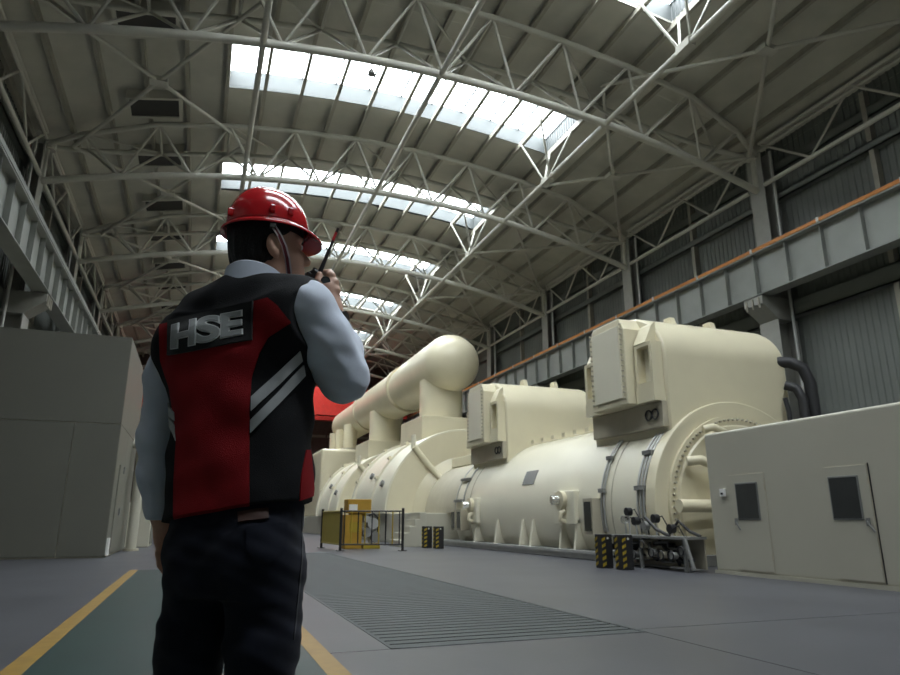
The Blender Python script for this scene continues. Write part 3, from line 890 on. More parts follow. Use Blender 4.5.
# ---------------------------------------------------------------- tall panelled enclosure, left
BX, BY, BH = -2.15, 20.6, 6.05
bx = thing('tall_enclosure', 'tall pale box enclosure of flat panels against the left wall', 'enclosure', (-4, 23.5, 0))
MB().box((-5.4, BY + .03, 0), (BX - .03, 26.2, BH - .02)).build('frame_body', 'beige', bx)
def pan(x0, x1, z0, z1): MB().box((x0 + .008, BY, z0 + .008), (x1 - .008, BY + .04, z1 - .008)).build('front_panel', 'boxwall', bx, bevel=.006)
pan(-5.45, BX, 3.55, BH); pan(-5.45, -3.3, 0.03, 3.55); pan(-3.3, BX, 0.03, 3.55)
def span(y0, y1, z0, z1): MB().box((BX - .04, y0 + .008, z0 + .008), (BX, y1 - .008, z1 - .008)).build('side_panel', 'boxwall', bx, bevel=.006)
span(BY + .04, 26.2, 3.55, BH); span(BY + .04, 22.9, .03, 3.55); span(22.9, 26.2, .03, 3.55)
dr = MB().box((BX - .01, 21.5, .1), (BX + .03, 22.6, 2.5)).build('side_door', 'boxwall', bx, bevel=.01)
for z in (1.1, 2.3):
    MB().box((BX + .03, 22.4, z), (BX + .07, 22.5, z + .2)).build('handle', 'greyplate', dr)
MB().box((BX - .02, 20.7, .05), (BX + .05, 21.1, .5)).build('grille', 'labelw', bx)
dp = MB().path([(-2.15, 24.9, 3.45), (-1.97, 24.9, 3.43), (-1.87, 24.9, 3.3), (-1.85, 24.9, 3.1), (-1.85, 24.9, .02)], .16, 14).build('vent_duct', 'cream2', bx, smooth=60)
MB().tube((-1.85, 24.9, 0), (-1.85, 24.9, .08), .24, 16).build('duct_foot', 'beige', dp)
lo = thing('low_cabinet', 'low cream cabinet beyond the tall left enclosure', 'cabinet', (-2.6, 29, 0))
MB().box((-4.4, 28, 0), (-1.5, 30.2, 1.6)).build('body', 'cream2', lo, bevel=.03)
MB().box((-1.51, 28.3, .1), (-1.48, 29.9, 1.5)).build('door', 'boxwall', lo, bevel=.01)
# ================================================================ the man with the radio
MAN_PX, MAN_D, MAN_TURN = 235.0, 1.65, math.radians(18.0)
def ray(px, py):
    a, b = px - 450.0, 337.5 - py
    F = FPX * math.cos(PITCH) - b * math.sin(PITCH)
    U = FPX * math.sin(PITCH) + b * math.cos(PITCH)
    return np.array([F * math.sin(YAW) + a * math.cos(YAW), F * math.cos(YAW) - a * math.sin(YAW), U])
_lat = (MAN_PX - 450) / (FPX / math.cos(PITCH)) * MAN_D
M0 = np.array([math.sin(YAW) * MAN_D + math.cos(YAW) * _lat, math.cos(YAW) * MAN_D - math.sin(YAW) * _lat, 0.0045])
_h = YAW + MAN_TURN
MFW = np.array([math.sin(_h), math.cos(_h), 0.0])
MRT = np.array([math.cos(_h), -math.sin(_h), 0.0])
EYEP = np.array([0, 0, EYE])
def w2l(P):
    d = np.asarray(P) - M0
    return np.stack([d @ MRT, d @ MFW, d[..., 2]], -1)
EYEL = w2l(EYEP)
def L(px, py, fl):
    """photo pixel on the upright plane at forward distance fl of the man's own frame -> (right, forward, up)"""
    r = ray(px, py)
    t = (fl - (EYEP - M0) @ MFW) / (r @ MFW)
    P = EYEP + t * r - M0
    return np.array([P @ MRT, fl, P[2]])
def l2w(P):
    P = np.asarray(P, float)
    return P[..., :1] * MRT + P[..., 1:2] * MFW + P[..., 2:3] * np.array([0, 0, 1.0])

# ---- signed distance fields on a grid, meshed with surface nets
class Grid:
    def __init__(s, lo, hi, h):
        s.lo, s.h = np.array(lo, np.float32), h
        s.n = np.ceil((np.array(hi) - np.array(lo)) / h).astype(int) + 1
        s.d = np.full(s.n, 1.0, np.float32)
        s.ax = [s.lo[i] + h * np.arange(s.n[i], dtype=np.float32) for i in range(3)]
    def sub(s, lo, hi):
        i0 = np.clip(np.floor((np.array(lo) - s.lo) / s.h).astype(int), 0, s.n)
        i1 = np.clip(np.ceil((np.array(hi) - s.lo) / s.h).astype(int) + 1, 0, s.n)
        sl = tuple(slice(a, b) for a, b in zip(i0, i1))
        return sl, s.ax[0][sl[0]][:, None, None], s.ax[1][sl[1]][None, :, None], s.ax[2][sl[2]][None, None, :]
    def comb(s, sl, v, k, op='u'):
        a = s.d[sl]
        if op == 'u':
            if k <= 0: s.d[sl] = np.minimum(a, v)
            else:
                h = np.clip(0.5 + 0.5 * (a - v) / k, 0, 1)
                s.d[sl] = a * (1 - h) + v * h - k * h * (1 - h)
        else:   # subtract
            if k <= 0: s.d[sl] = np.maximum(a, -v)
            else:
                h = np.clip(0.5 - 0.5 * (a + v) / k, 0, 1)
                s.d[sl] = a * (1 - h) - v * h + k * h * (1 - h)
    def cone(s, a, b, ra, rb, k=0.02, op='u', pad=0.05):
        a, b = np.array(a, np.float32), np.array(b, np.float32)
        m = max(ra, rb) + pad
        sl, x, y, z = s.sub(np.minimum(a, b) - m, np.maximum(a, b) + m)
        d = b - a
        L2 = float(d @ d) + 1e-9
        t = np.clip(((x - a[0]) * d[0] + (y - a[1]) * d[1] + (z - a[2]) * d[2]) / L2, 0, 1)
        v = np.sqrt((x - a[0] - t * d[0]) ** 2 + (y - a[1] - t * d[1]) ** 2 + (z - a[2] - t * d[2]) ** 2) - (ra + (rb - ra) * t)
        s.comb(sl, v, k, op)
    def chain(s, pts, rs, k=0.02):
        for i in range(len(pts) - 1): s.cone(pts[i], pts[i + 1], rs[i], rs[i + 1], k)
    def ell(s, c, r, k=0.02, yaw=0.0, tilt=0.0, op='u', pad=0.05):
        """ellipsoid, turned by yaw about z (positive = to the right) then pitched"""
        c = np.array(c, np.float32)
        m = max(r) + pad
        sl, x, y, z = s.sub(c - m, c + m)
        X, Y, Z = x - c[0], y - c[1], z - c[2]
        ca, sa = math.cos(yaw), math.sin(yaw)
        X, Y = X * ca - Y * sa, X * sa + Y * ca
        if tilt:
            ct, st = math.cos(tilt), math.sin(tilt)
            Y, Z = Y * ct + Z * st, -Y * st + Z * ct
        q = np.sqrt((X / r[0]) ** 2 + (Y / r[1]) ** 2 + (Z / r[2]) ** 2)
        g = np.sqrt((X / r[0] ** 2) ** 2 + (Y / r[1] ** 2) ** 2 + (Z / r[2] ** 2) ** 2) + 1e-6
        s.comb(sl, (q * (q - 1.0) / g).astype(np.float32), k, op)
    def rings(s, rows, k=0.02, p=2.4):
        """stack of superellipse sections: (z, cr, cf, a, b)"""
        R = np.array(rows, np.float32)
        sl, x, y, z = s.sub((R[:, 1].min() - R[:, 3].max() - .06, R[:, 2].min() - R[:, 4].max() - .06, R[0, 0] - .06), (R[:, 1].max() + R[:, 3].max() + .06, R[:, 2].max() + R[:, 4].max() + .06, R[-1, 0] + .06))
        zz = np.clip(z, R[0, 0], R[-1, 0])
        ip = [np.interp(zz.ravel(), R[:, 0], R[:, j]).reshape(zz.shape) for j in range(1, 5)]
        q = (np.abs((x - ip[0]) / ip[2]) ** p + np.abs((y - ip[1]) / ip[3]) ** p) ** (1.0 / p)
        v = (q - 1.0) * np.minimum(ip[2], ip[3])
        v = np.maximum(v, np.maximum(R[0, 0] - z, z - R[-1, 0]))
        s.comb(sl, v.astype(np.float32), k)
    def cut(s, n, c):
        """keep the side where n.p < c"""
        v = n[0] * s.ax[0][:, None, None] + n[1] * s.ax[1][None, :, None] + n[2] * s.ax[2][None, None, :] - c
        s.d = np.maximum(s.d, v.astype(np.float32))
    def wrinkle(s, amp, terms):
        X, Y, Z = s.ax[0][:, None, None], s.ax[1][None, :, None], s.ax[2][None, None, :]
        near = np.abs(s.d) < 0.04
        w = np.zeros_like(s.d)
        for (a, b, c, ph, am) in terms:
            w += am * np.sin(a * X + b * Y + c * Z + ph + 1.3 * np.sin(9 * Z + 7 * X + ph))
        s.d = np.where(near, s.d + amp * w, s.d)
    def sample(s, P):
        q = (np.asarray(P, np.float32) - s.lo) / s.h
        q = np.clip(q, 0, s.n - 1.001)
        i = q.astype(int); f = q - i
        r = 0
        for dx in (0, 1):
            for dy in (0, 1):
                for dz in (0, 1):
                    wgt = (f[..., 0] if dx else 1 - f[..., 0]) * (f[..., 1] if dy else 1 - f[..., 1]) * (f[..., 2] if dz else 1 - f[..., 2])
                    r = r + wgt * s.d[i[..., 0] + dx, i[..., 1] + dy, i[..., 2] + dz]
        return r
    def nets(s):
        d = s.d
        ins = d < 0
        c = np.zeros(tuple(n - 1 for n in d.shape), np.int8)
        for dx in (0, 1):
            for dy in (0, 1):
                for dz in (0, 1):
                    c += ins[dx:d.shape[0] - 1 + dx, dy:d.shape[1] - 1 + dy, dz:d.shape[2] - 1 + dz]
        mix = (c > 0) & (c < 8)
        idx = -np.ones(mix.shape, np.int64)
        cells = np.argwhere(mix)
        idx[mix] = np.arange(len(cells))
        acc = np.zeros((len(cells), 3)); cnt = np.zeros(len(cells))
        cor = [(x, y, z) for x in (0, 1) for y in (0, 1) for z in (0, 1)]
        for a in cor:
            for ax in range(3):
                if a[ax]: continue
                b = list(a); b[ax] = 1
                da = d[cells[:, 0] + a[0], cells[:, 1] + a[1], cells[:, 2] + a[2]]
                db = d[cells[:, 0] + b[0], cells[:, 1] + b[1], cells[:, 2] + b[2]]
                m = (da < 0) != (db < 0)
                t = np.where(m, da / np.where(m, da - db, 1), 0)
                p = np.tile(np.array(a, float), (len(cells), 1)); p[:, ax] += t
                acc[m] += p[m]; cnt[m] += 1
        V = (cells + acc / cnt[:, None]) * s.h + s.lo
        Fs = []
        for ax in range(3):
            u, w = (ax + 1) % 3, (ax + 2) % 3
            sa = [slice(None)] * 3; sb = [slice(None)] * 3
            sa[ax] = slice(0, -1); sb[ax] = slice(1, None)
            A, B = ins[tuple(sa)], ins[tuple(sb)]
            e = np.argwhere(A != B)
            e = e[(e[:, u] > 0) & (e[:, w] > 0) & (e[:, u] < d.shape[u] - 1) & (e[:, w] < d.shape[w] - 1)]
            fl = A[e[:, 0], e[:, 1], e[:, 2]]
            q = []
            for (du, dw) in ((-1, -1), (0, -1), (0, 0), (-1, 0)):
                o = e.copy(); o[:, u] += du; o[:, w] += dw
                q.append(idx[o[:, 0], o[:, 1], o[:, 2]])
            q = np.stack(q, 1)
            q[~fl] = q[~fl][:, ::-1]
            Fs.append(q)
        return V, np.concatenate(Fs)

def man_mesh(name, V, F, mats, parent=None, fmat=None, relax=2):
    V = np.asarray(V, float); F = np.asarray(F)
    for _ in range(relax):
        acc = np.zeros_like(V); cn = np.zeros(len(V))
        for i in range(4):
            np.add.at(acc, F[:, i], V[F[:, (i + 1) % 4]]); np.add.at(cn, F[:, i], 1)
            np.add.at(acc, F[:, i], V[F[:, (i + 3) % 4]]); np.add.at(cn, F[:, i], 1)
        V = V * .5 + acc / np.maximum(cn, 1)[:, None] * .5
    me = bpy.data.meshes.new(name)
    W = l2w(V)
    me.vertices.add(len(W)); me.vertices.foreach_set('co', W.astype(np.float32).ravel())
    me.loops.add(F.size); me.loops.foreach_set('vertex_index', F.astype(np.int32).ravel())
    me.polygons.add(len(F))
    me.polygons.foreach_set('loop_start', np.arange(0, F.size, 4, dtype=np.int32))
    for m in mats: me.materials.append(m)
    if fmat is not None: me.polygons.foreach_set('material_index', fmat.astype(np.int32))
    me.polygons.foreach_set('use_smooth', np.ones(len(F), bool))
    me.update(); me.validate()
    o = bpy.data.objects.new(name, me)
    COL.objects.link(o)
    if parent is None: o.location = M0
    else: o.parent = parent
    ORG[o] = Vector(M0)
    return o

def cloth(name, col, rough=.85, weave=900.0, bump=.25, var=.1, vs=25, sheen=.2):
    m = M(name, col, rough, var=var, scale=vs, spec=.25)
    nt = m.node_tree; b = nt.nodes['Principled BSDF']
    b.inputs['Sheen Weight'].default_value = sheen
    tc = nt.nodes.new('ShaderNodeTexCoord')
    vo = nt.nodes.new('ShaderNodeTexVoronoi'); vo.inputs['Scale'].default_value = weave
    nt.links.new(tc.outputs['Object'], vo.inputs['Vector'])
    bp = nt.nodes.new('ShaderNodeBump'); bp.inputs['Strength'].default_value = bump; bp.inputs['Distance'].default_value = .002
    nt.links.new(vo.outputs['Distance'], bp.inputs['Height'])
    nt.links.new(bp.outputs[0], b.inputs['Normal'])
    return m
MT.update({
    'skin': M('skin', (0.60, 0.36, 0.26), .5, var=.07, scale=30, bump=.05, bscale=300),
    'hair': M('black_hair', (0.008, 0.0075, 0.008), .5, var=.3, scale=120, bump=.6, bscale=220, stretch=(1, 1, .2)),
    'shirt': cloth('light_blue_shirt', (0.67, 0.73, 0.85), weave=1200, bump=.1, var=.04),
    'vestblack': cloth('black_vest_mesh', (0.012, 0.0125, 0.0145), weave=520, bump=.5, sheen=0),
    'vestred': cloth('red_vest_mesh', (0.27, 0.008, 0.012), weave=520, bump=.5, var=.08, sheen=0),
    'silver': cloth('silver_reflective_tape', (0.42, 0.44, 0.45), rough=.5, weave=700, bump=.2, var=.06),
    'patch': cloth('black_patch', (0.012, 0.013, 0.014), weave=500, bump=.3),
    'letter': cloth('grey_letter', (0.34, 0.36, 0.36), rough=.6, weave=700, bump=.2),
    'letteredge': cloth('white_letter_edge', (0.7, 0.72, 0.72), rough=.6, weave=900, bump=.1),
    'jeans': cloth('dark_denim', (0.008, 0.010, 0.020), weave=800, bump=.4, var=.3, vs=14, sheen=.05),
    'denimst': cloth('denim_stitching', (0.018, 0.019, 0.028), weave=900, bump=.2),
    'leather': M('brown_leather_patch', (0.045, 0.016, 0.009), .7, var=.2, scale=40),
    'helmet': M('red_helmet_shell', (0.62, 0.015, 0.022), .18, var=.04, scale=4, coat=.6, spec=.6),
    'strapred': cloth('red_strap', (0.16, 0.03, 0.04), weave=900, bump=.1),
    'strapwhite': cloth('pale_strap_edge', (0.55, 0.48, 0.5), weave=900, bump=.1),
    'radio': M('radio_black', (0.012, 0.012, 0.013), .4),
    'radiored': M('antenna_red', (0.45, 0.02, 0.025), .45),
    'lens': M('radio_speaker', (0.2, 0.2, 0.2), .25, metal=.6),
    'eyewhite': M('eye_white', (0.7, 0.68, 0.65), .3),
    'shoe': M('shoe_black', (0.012, 0.012, 0.012), .45),
})

# ---- key points in the man's frame (right, forward, up), metres
HYAW = math.radians(38.0)
HF = np.array([math.sin(HYAW), math.cos(HYAW), 0.0])
HR = np.array([math.cos(HYAW), -math.sin(HYAW), 0.0])
UP = np.array([0, 0, 1.0])
HC = np.array([0.009, 0.028, 1.670])
HT = math.radians(8.0)
hp = lambda r, f, z: HC + HR * r + HF * (f * math.cos(HT) - z * math.sin(HT)) + UP * (f * math.sin(HT) + z * math.cos(HT))
SH_L, EL_L, WR_L = (-.205, -.005, 1.43), (-.246, .0, 1.175), (-.232, .02, .985)
SH_R, EL_R = (.165, -.025, 1.475), tuple(L(344, 378, .075))
WR_R = tuple(L(332, 318, .165))
NECK = (.0, -.005, 1.50)
HIP_L, KN_L, AN_L = (-.092, .0, .87), (-.112, .01, .5), (-.125, -.02, .09)
HIP_R, KN_R, AN_R = (.098, .0, .87), (.088, .015, .5), (.075, -.01, .09)
HAND = L(327, 292, .165)

# ---- body: one continuous skin surface
G = Grid((-.36, -.2, 0.0), (.36, .34, 1.86), .004)
G.rings([(.80, 0, 0, .125, .085), (.92, 0, 0, .135, .088), (1.05, 0, 0, .135, .088), (1.25, -.015, 0, .145, .095), (1.40, -.025, 0, .155, .095), (1.47, -.02, 0, .12, .08)], .03)
G.chain([SH_L, (-.1, -.01, 1.49), NECK, (.09, -.01, 1.5), SH_R], [.05, .05, .055, .05, .05], .04)
G.chain([NECK, hp(-.0, -.025, -.10), hp(0, -.012, -.04)], [.056, .053, .055], .03)
G.chain([SH_L, EL_L, WR_L], [.05, .036, .026], .02)
G.chain([SH_R, EL_R, WR_R], [.05, .038, .027], .02)
for h, kk, a in ((HIP_L, KN_L, AN_L), (HIP_R, KN_R, AN_R)):
    G.chain([h, kk, a, (a[0], a[1] + .13, .045)], [.062, .048, .038, .032], .03)
# head
G.ell(hp(0, -.004, .035), (.074, .090, .088), .02, HYAW, HT)
G.ell(hp(0, .022, -.038), (.061, .072, .084), .035, HYAW, HT)
G.ell(hp(0, .060, -.092), (.034, .034, .028), .03, HYAW, HT)            # chin
G.ell(hp(.030, .05, -.035), (.030, .034, .030), .025, HYAW, HT)         # cheeks
G.ell(hp(-.030, .05, -.035), (.030, .034, .030), .025, HYAW, HT)
G.cone(hp(-.035, .078, .022), hp(.035, .078, .022), .014, .014, .02)  # brow
for s in (-1, 1):
    G.ell(hp(s * .032, .088, .002), (.017, .012, .011), .012, HYAW, HT, op='s')
    G.ell(hp(s * .031, .075, .001), (.014, .013, .010), .004, HYAW, HT)
G.cone(hp(0, .086, .004), hp(0, .112, -.028), .010, .0135, .012)     # nose
G.ell(hp(.012, .098, -.031), (.009, .010, .008), .008, HYAW, HT)
G.ell(hp(-.012, .098, -.031), (.009, .010, .008), .008, HYAW, HT)
G.cone(hp(-.018, .090, -.056), hp(.018, .090, -.056), .0075, .0075, .008)   # lips
G.cone(hp(-.016, .089, -.068), hp(.016, .089, -.068), .008, .008, .008)
for s in (-1, 1):                                                     # ears
    G.ell(hp(s * .081, -.010, -.016), (.011, .019, .032), .006, HYAW, HT)
    G.ell(hp(s * .092, -.004, -.012), (.006, .010, .019), .006, HYAW, HT, op='s')
    G.ell(hp(s * .079, -.004, -.042), (.008, .009, .009), .006, HYAW, HT)
# right hand gripping the radio: palm, thumb up the near side, four fingers around the far side
PB = np.array(WR_R) + (HAND - np.array(WR_R)) * .35
G.cone(WR_R, PB, .027, .030, .02)
G.cone(PB, HAND + np.array([.004, .0, .004]), .030, .031, .02)
G.chain([HAND + np.array([-.012, -.012, -.01]), L(318.5, 291, .135), L(318, 282, .135), L(319.5, 274.5, .14)], [.017, .0125, .011, .0095], .008)
for k, (pxk, pyk) in enumerate(((331, 276), (334.5, 283), (336, 291), (334, 299))):
    kn = L(pxk, pyk, .165)
    mid = L(pxk - 1.5, pyk - 3.0, .195)
    tip = L(pxk - 8, pyk - 3.5, .205)
    G.chain([HAND + (kn - HAND) * .3, kn, mid, tip], [.015, .0125, .011, .009], .006)
# left hand hanging, fingers relaxed
HL = np.array([-.225, .035, .93])
G.cone(WR_L, HL, .026, .029, .02)
G.ell(HL + np.array([.002, .006, -.012]), (.022, .036, .045), .015)
for k in range(4):
    b = HL + np.array([.004, -.022 + .018 * k, -.042 - (.006 if k in (1, 2) else 0)])
    ln = (.9, 1.05, 1.0, .85)[k]
    G.chain([b, b + np.array([.002, .008, -.032 * ln]), b + np.array([.014, .016, -.054 * ln]), b + np.array([.026, .02, -.066 * ln])], [.0105, .0095, .0085, .0075], .004)
tb = HL + np.array([.008, .038, -.008])
G.chain([HL + np.array([.004, .02, .01]), tb, tb + np.array([.012, .012, -.03]), tb + np.array([.02, .008, -.052])], [.014, .012, .0105, .009], .008)
V, F = G.nets()
man = man_mesh('person', V, F, [MT['skin']])
tag(man, 'man in red helmet and black and red HSE vest holding a radio to his mouth', 'person')

# ---- eyes and brows
for s in (-1, 1):
    ec = l2w(hp(s * .031, .0815, .002)) + M0
    fd = Vector(l2w(HF)); rdv = Vector(l2w(HR))
    eye = MB().tube(Vector(ec) - fd * .004, Vector(ec) + fd * .0075, .0105, 14, .007).build('eye', 'eyewhite', man, smooth=60)
    MB().tube(Vector(ec) + fd * .007, Vector(ec) + fd * .0085, .0048, 12).build('iris', 'hair', eye)
    pts = [l2w(hp(s * q, f_, z_)) + M0 for q, f_, z_ in ((.014, .0925, .022), (.026, .0925, .027), (.040, .086, .026), (.050, .077, .020))]
    MB().path(pts, [.002, .0032, .003, .0015], 6).build('eyebrow', 'hair', man, smooth=60)
# ---- hair
G = Grid((-.14, -.14, 1.55), (.18, .18, 1.84), .0035)
G.ell(hp(0, -.006, .030), (.080, .093, .098), .0, HYAW, HT)
G.ell(hp(0, -.038, -.030), (.068, .056, .060), .03, HYAW, HT)
G.ell(hp(.082, .022, -.020), (.03, .016, .040), .006, HYAW, HT, op='s')
for s in (-1, 1):
    G.ell(hp(s * .088, -.008, -.020), (.024, .022, .036), .004, HYAW, HT, op='s')
# face opening: keep what lies behind the plane through the temples
nrm = HF * .97 + UP * .0
G.d = np.where(True, G.d, G.d)
c0 = float(nrm @ hp(0, .045, 0))
G.cut(nrm, c0)
G.cone(hp(-.1, .10, -.02), hp(.1, .10, -.02), .075, .075, .01, op='s')
G.cut(-UP, -float(hp(0, -.08, -.085)[2]))
G.wrinkle(.0016, [(260, 90, 25, 0, 1), (-140, 230, 40, 2, .8)])
V, F = G.nets()
man_mesh('hair', V, F, [MT['hair']], man, relax=1)

# ---- shirt: two sleeves and a stand collar
G = Grid((-.36, -.2, .93), (.36, .30, 1.64), .004)
G.chain([SH_L, (-.230, -.008, 1.33), EL_L, (-.243, .008, 1.08), WR_L], [.056, .058, .051, .048, .041], .03)
u = np.array(SH_R); el = np.array(EL_R); wv = np.array(WR_R)
u = u + np.array([.006, .004, -.004])
G.chain([u, u + (el - u) * .5, el], [.073, .066, .054], .04)
G.chain([el, el + (wv - el) * .45, el + (wv - el) * .88], [.054, .053, .039], .045)
G.wrinkle(.0010, [(60, 50, 90, 0, 1), (90, -40, 140, 1, .7), (-70, 110, 60, 2, .7)])
G.cut((0, 0, -1), -.965)
V, F = G.nets()
man_mesh('shirt_sleeves', V, F, [MT['shirt']], man)
# collar: a sloping band around the neck
cm = MB()
NC = np.array([.004, -.002, 1.560])
vs, fs = [], []
n = 48
for i in range(n + 1):
    a = math.radians(-150 + 300 * i / n)          # 0 = straight back
    d = np.array([math.sin(a), -math.cos(a), 0])
    for (rr, zz) in ((.088, -.045), (.080, .016 + .010 * math.cos(a)), (.075, .020 + .010 * math.cos(a)), (.068, -.02)):
        p = NC + np.array([d[0] * rr, d[1] * rr * .92, zz - .018 * math.sin(a) * .0 + .012 * max(0, math.cos(a))])
        vs.append(p)
for i in range(n):
    for j in range(3):
        fs.append((i * 4 + j, (i + 1) * 4 + j, (i + 1) * 4 + j + 1, i * 4 + j + 1))
cv = np.array(vs)
def man_build(name, vs, fs, mat, parent, smooth=40):
    return MB().add([tuple(x) for x in (l2w(np.array(vs)) + M0)], fs).build(name, mat, parent, smooth=smooth)
man_build('shirt_collar', cv, fs, 'shirt', man)

# ---- vest
GV = Grid((-.34, -.22, .90), (.30, .22, 1.62), .003)
GV.rings([(.90, .010, .0, .180, .128), (.98, .010, .0, .182, .130), (1.10, .003, .0, .178, .128), (1.22, -.005, .0, .182, .130), (1.34, -.020, .0, .192, .132), (1.41, -.028, -.002, .192, .126), (1.455, -.028, -.002, .17, .110)], .03, p=2.3)
GV.chain([(-.205, -.006, 1.425), (-.12, -.01, 1.470), (-.03, -.018, 1.494), (.07, -.015, 1.486), (.160, -.02, 1.478)], [.060, .074, .080, .074, .070], .05)
GV.ell((-.20, -.005, 1.39), (.062, .08, .09), .04)
GV.ell((.145, -.02, 1.44), (.072, .09, .10), .05)
GV.wrinkle(.0022, [(12, 0, 45, 0, 1), (30, 10, 26, 2, .8), (-25, 20, 60, 4, .6)])
GV.cut((.15, 0, -1.0), -.982)                       # hem, higher on the right
GV.cone((.340, -.3, 1.44), (.340, .3, 1.44), .160, .160, .004, op='s', pad=.01)                             # right arm hole
GV.cut((-1.0, 0, .25), .655)
# neck opening
GV.cone((.004, .03, 1.62), (.004, .0, 1.53), .080, .078, .012, op='s')
V, F = GV.nets()
vest = man_mesh('safety_vest', V, F, [MT['vestblack']], man)

def drape(px, py, off):
    """points of the vest seen along photo rays, lifted off by off"""
    sh = px.shape
    R = np.stack([ray(a, b) for a, b in zip(px.ravel(), py.ravel())])
    D = np.stack([R @ MRT, R @ MFW, R[:, 2]], 1)
    D /= np.linalg.norm(D, axis=1)[:, None]
    # first crossing along the ray; a ray that just misses takes its nearest approach, pulled onto the cloth
    ts = np.arange(1.15, 2.05, .004)
    dd = np.stack([GV.sample(EYEL + D * q) for q in ts], 1)
    hit = dd < 0
    k = np.where(hit.any(1), hit.argmax(1), dd.argmin(1))
    t = ts[k]
    for _ in range(12):
        d = GV.sample(EYEL + D * t[:, None])
        t = np.where(hit.any(1), t + np.clip(d, -.004, .004) * .8, t)
    P = EYEL + D * t[:, None]
    e = .006
    for _ in range(9):
        N = np.stack([GV.sample(P + np.eye(3)[i] * e) - GV.sample(P - np.eye(3)[i] * e) for i in range(3)], 1)
        N /= np.linalg.norm(N, axis=1)[:, None] + 1e-9
        P = P - N * np.clip(GV.sample(P), -.02, .02)[:, None]
    return (P + N * off).reshape(sh + (3,)), N.reshape(sh + (3,))
def resample(poly, n):
    p = np.array(poly, float)
    s = np.r_[0, np.cumsum(np.linalg.norm(np.diff(p, axis=0), axis=1))]
    t = np.linspace(0, s[-1], n)
    return np.stack([np.interp(t, s, p[:, 0]), np.interp(t, s, p[:, 1])], 1)
def strip(name, left, right, nu, nv, mat, off, parent=man, thick=.004):
    l, r = resample(left, nv), resample(right, nv)
    u = np.linspace(0, 1, nu)[None, :, None]
    q = l[:, None] * (1 - u) + r[:, None] * u
    P, N = drape(q[..., 0], q[..., 1], off)
    B = P - N * thick
    vs = np.concatenate([P.reshape(-1, 3), B.reshape(-1, 3)])
    k = nu * nv
    fs = []
    for i in range(nv - 1):
        for j in range(nu - 1):
            a = i * nu + j
            fs.append((a, a + 1, a + nu + 1, a + nu))
            fs.append((k + a, k + a + nu, k + a + nu + 1, k + a + 1))
    for i in range(nv - 1):
        for j in (0, nu - 1):
            a = i * nu + j
            fs.append((a, a + nu, k + a + nu, k + a))
    for j in range(nu - 1):
        for i in (0, nv - 1):
            a = i * nu + j
            fs.append((a, a + 1, k + a + 1, k + a))
    return man_build(name, vs, fs, mat, parent, smooth=50)
redL = [(160, 326), (160, 345), (161, 361), (170, 388), (175, 420), (177, 440), (174.5, 481), (174, 523)]
redR = [(272, 298), (291, 323), (268, 338), (259, 355), (252, 377), (249.5, 407), (249.5, 460), (249.5, 511)]
strip('red_back_panel', [(160, 325)] + redL[1:], [(268, 298)] + [(277, 305), (291, 323)] + redR[2:], 60, 110, 'vestred', .003, vest)
strip('red_side_panel', [(306, 450), (301, 475), (299, 500)], [(310, 450), (312.5, 475), (314, 496)], 8, 14, 'vestred', .003, vest)
strip('reflective_stripe', [(251, 397), (276, 374), (300, 351)], [(251, 411), (278, 386), (302, 361)], 6, 30, 'silver', .004, vest)
strip('reflective_stripe', [(250.5, 420), (276, 394), (303, 365)], [(250.5, 433), (279, 404), (304.5, 376)], 6, 30, 'silver', .004, vest)
strip('reflective_stripe', [(165, 403), (170, 407), (175.5, 412)], [(166, 411), (170, 416), (176, 421)], 5, 8, 'silver', .004, vest)
strip('reflective_stripe', [(167, 415), (172, 420), (176, 425)], [(170, 426), (174, 434), (176.5, 441)], 5, 8, 'silver', .004, vest)
# hem binding in red along the lower edge of the back panel
TL, TR, BR, BL = (170.5, 321.5), (254.5, 302), (253, 340.5), (170, 356)
strip('name_patch', [TL, BL], [TR, BR], 40, 18, 'patch', .009, vest, thick=.008)
def patch_uv(u, v):
    return (TL[0] * (1 - u) * (1 - v) + TR[0] * u * (1 - v) + BR[0] * u * v + BL[0] * (1 - u) * v,
            TL[1] * (1 - u) * (1 - v) + TR[1] * u * (1 - v) + BR[1] * u * v + BL[1] * (1 - u) * v)
GLY = {}
def glyph_box(ch):
    cu = bpy.data.curves.new('glyph', 'FONT')
    cu.body = ch
    tmp = bpy.data.objects.new('glyph', cu)
    COL.objects.link(tmp)
    me = bpy.data.meshes.new_from_object(tmp.evaluated_get(bpy.context.evaluated_depsgraph_get()))
    xs = [v.co.x for v in me.vertices]
    bpy.data.objects.remove(tmp); bpy.data.meshes.remove(me)
    return min(xs), max(xs)
for ch in 'HSE': GLY[ch] = glyph_box(ch)
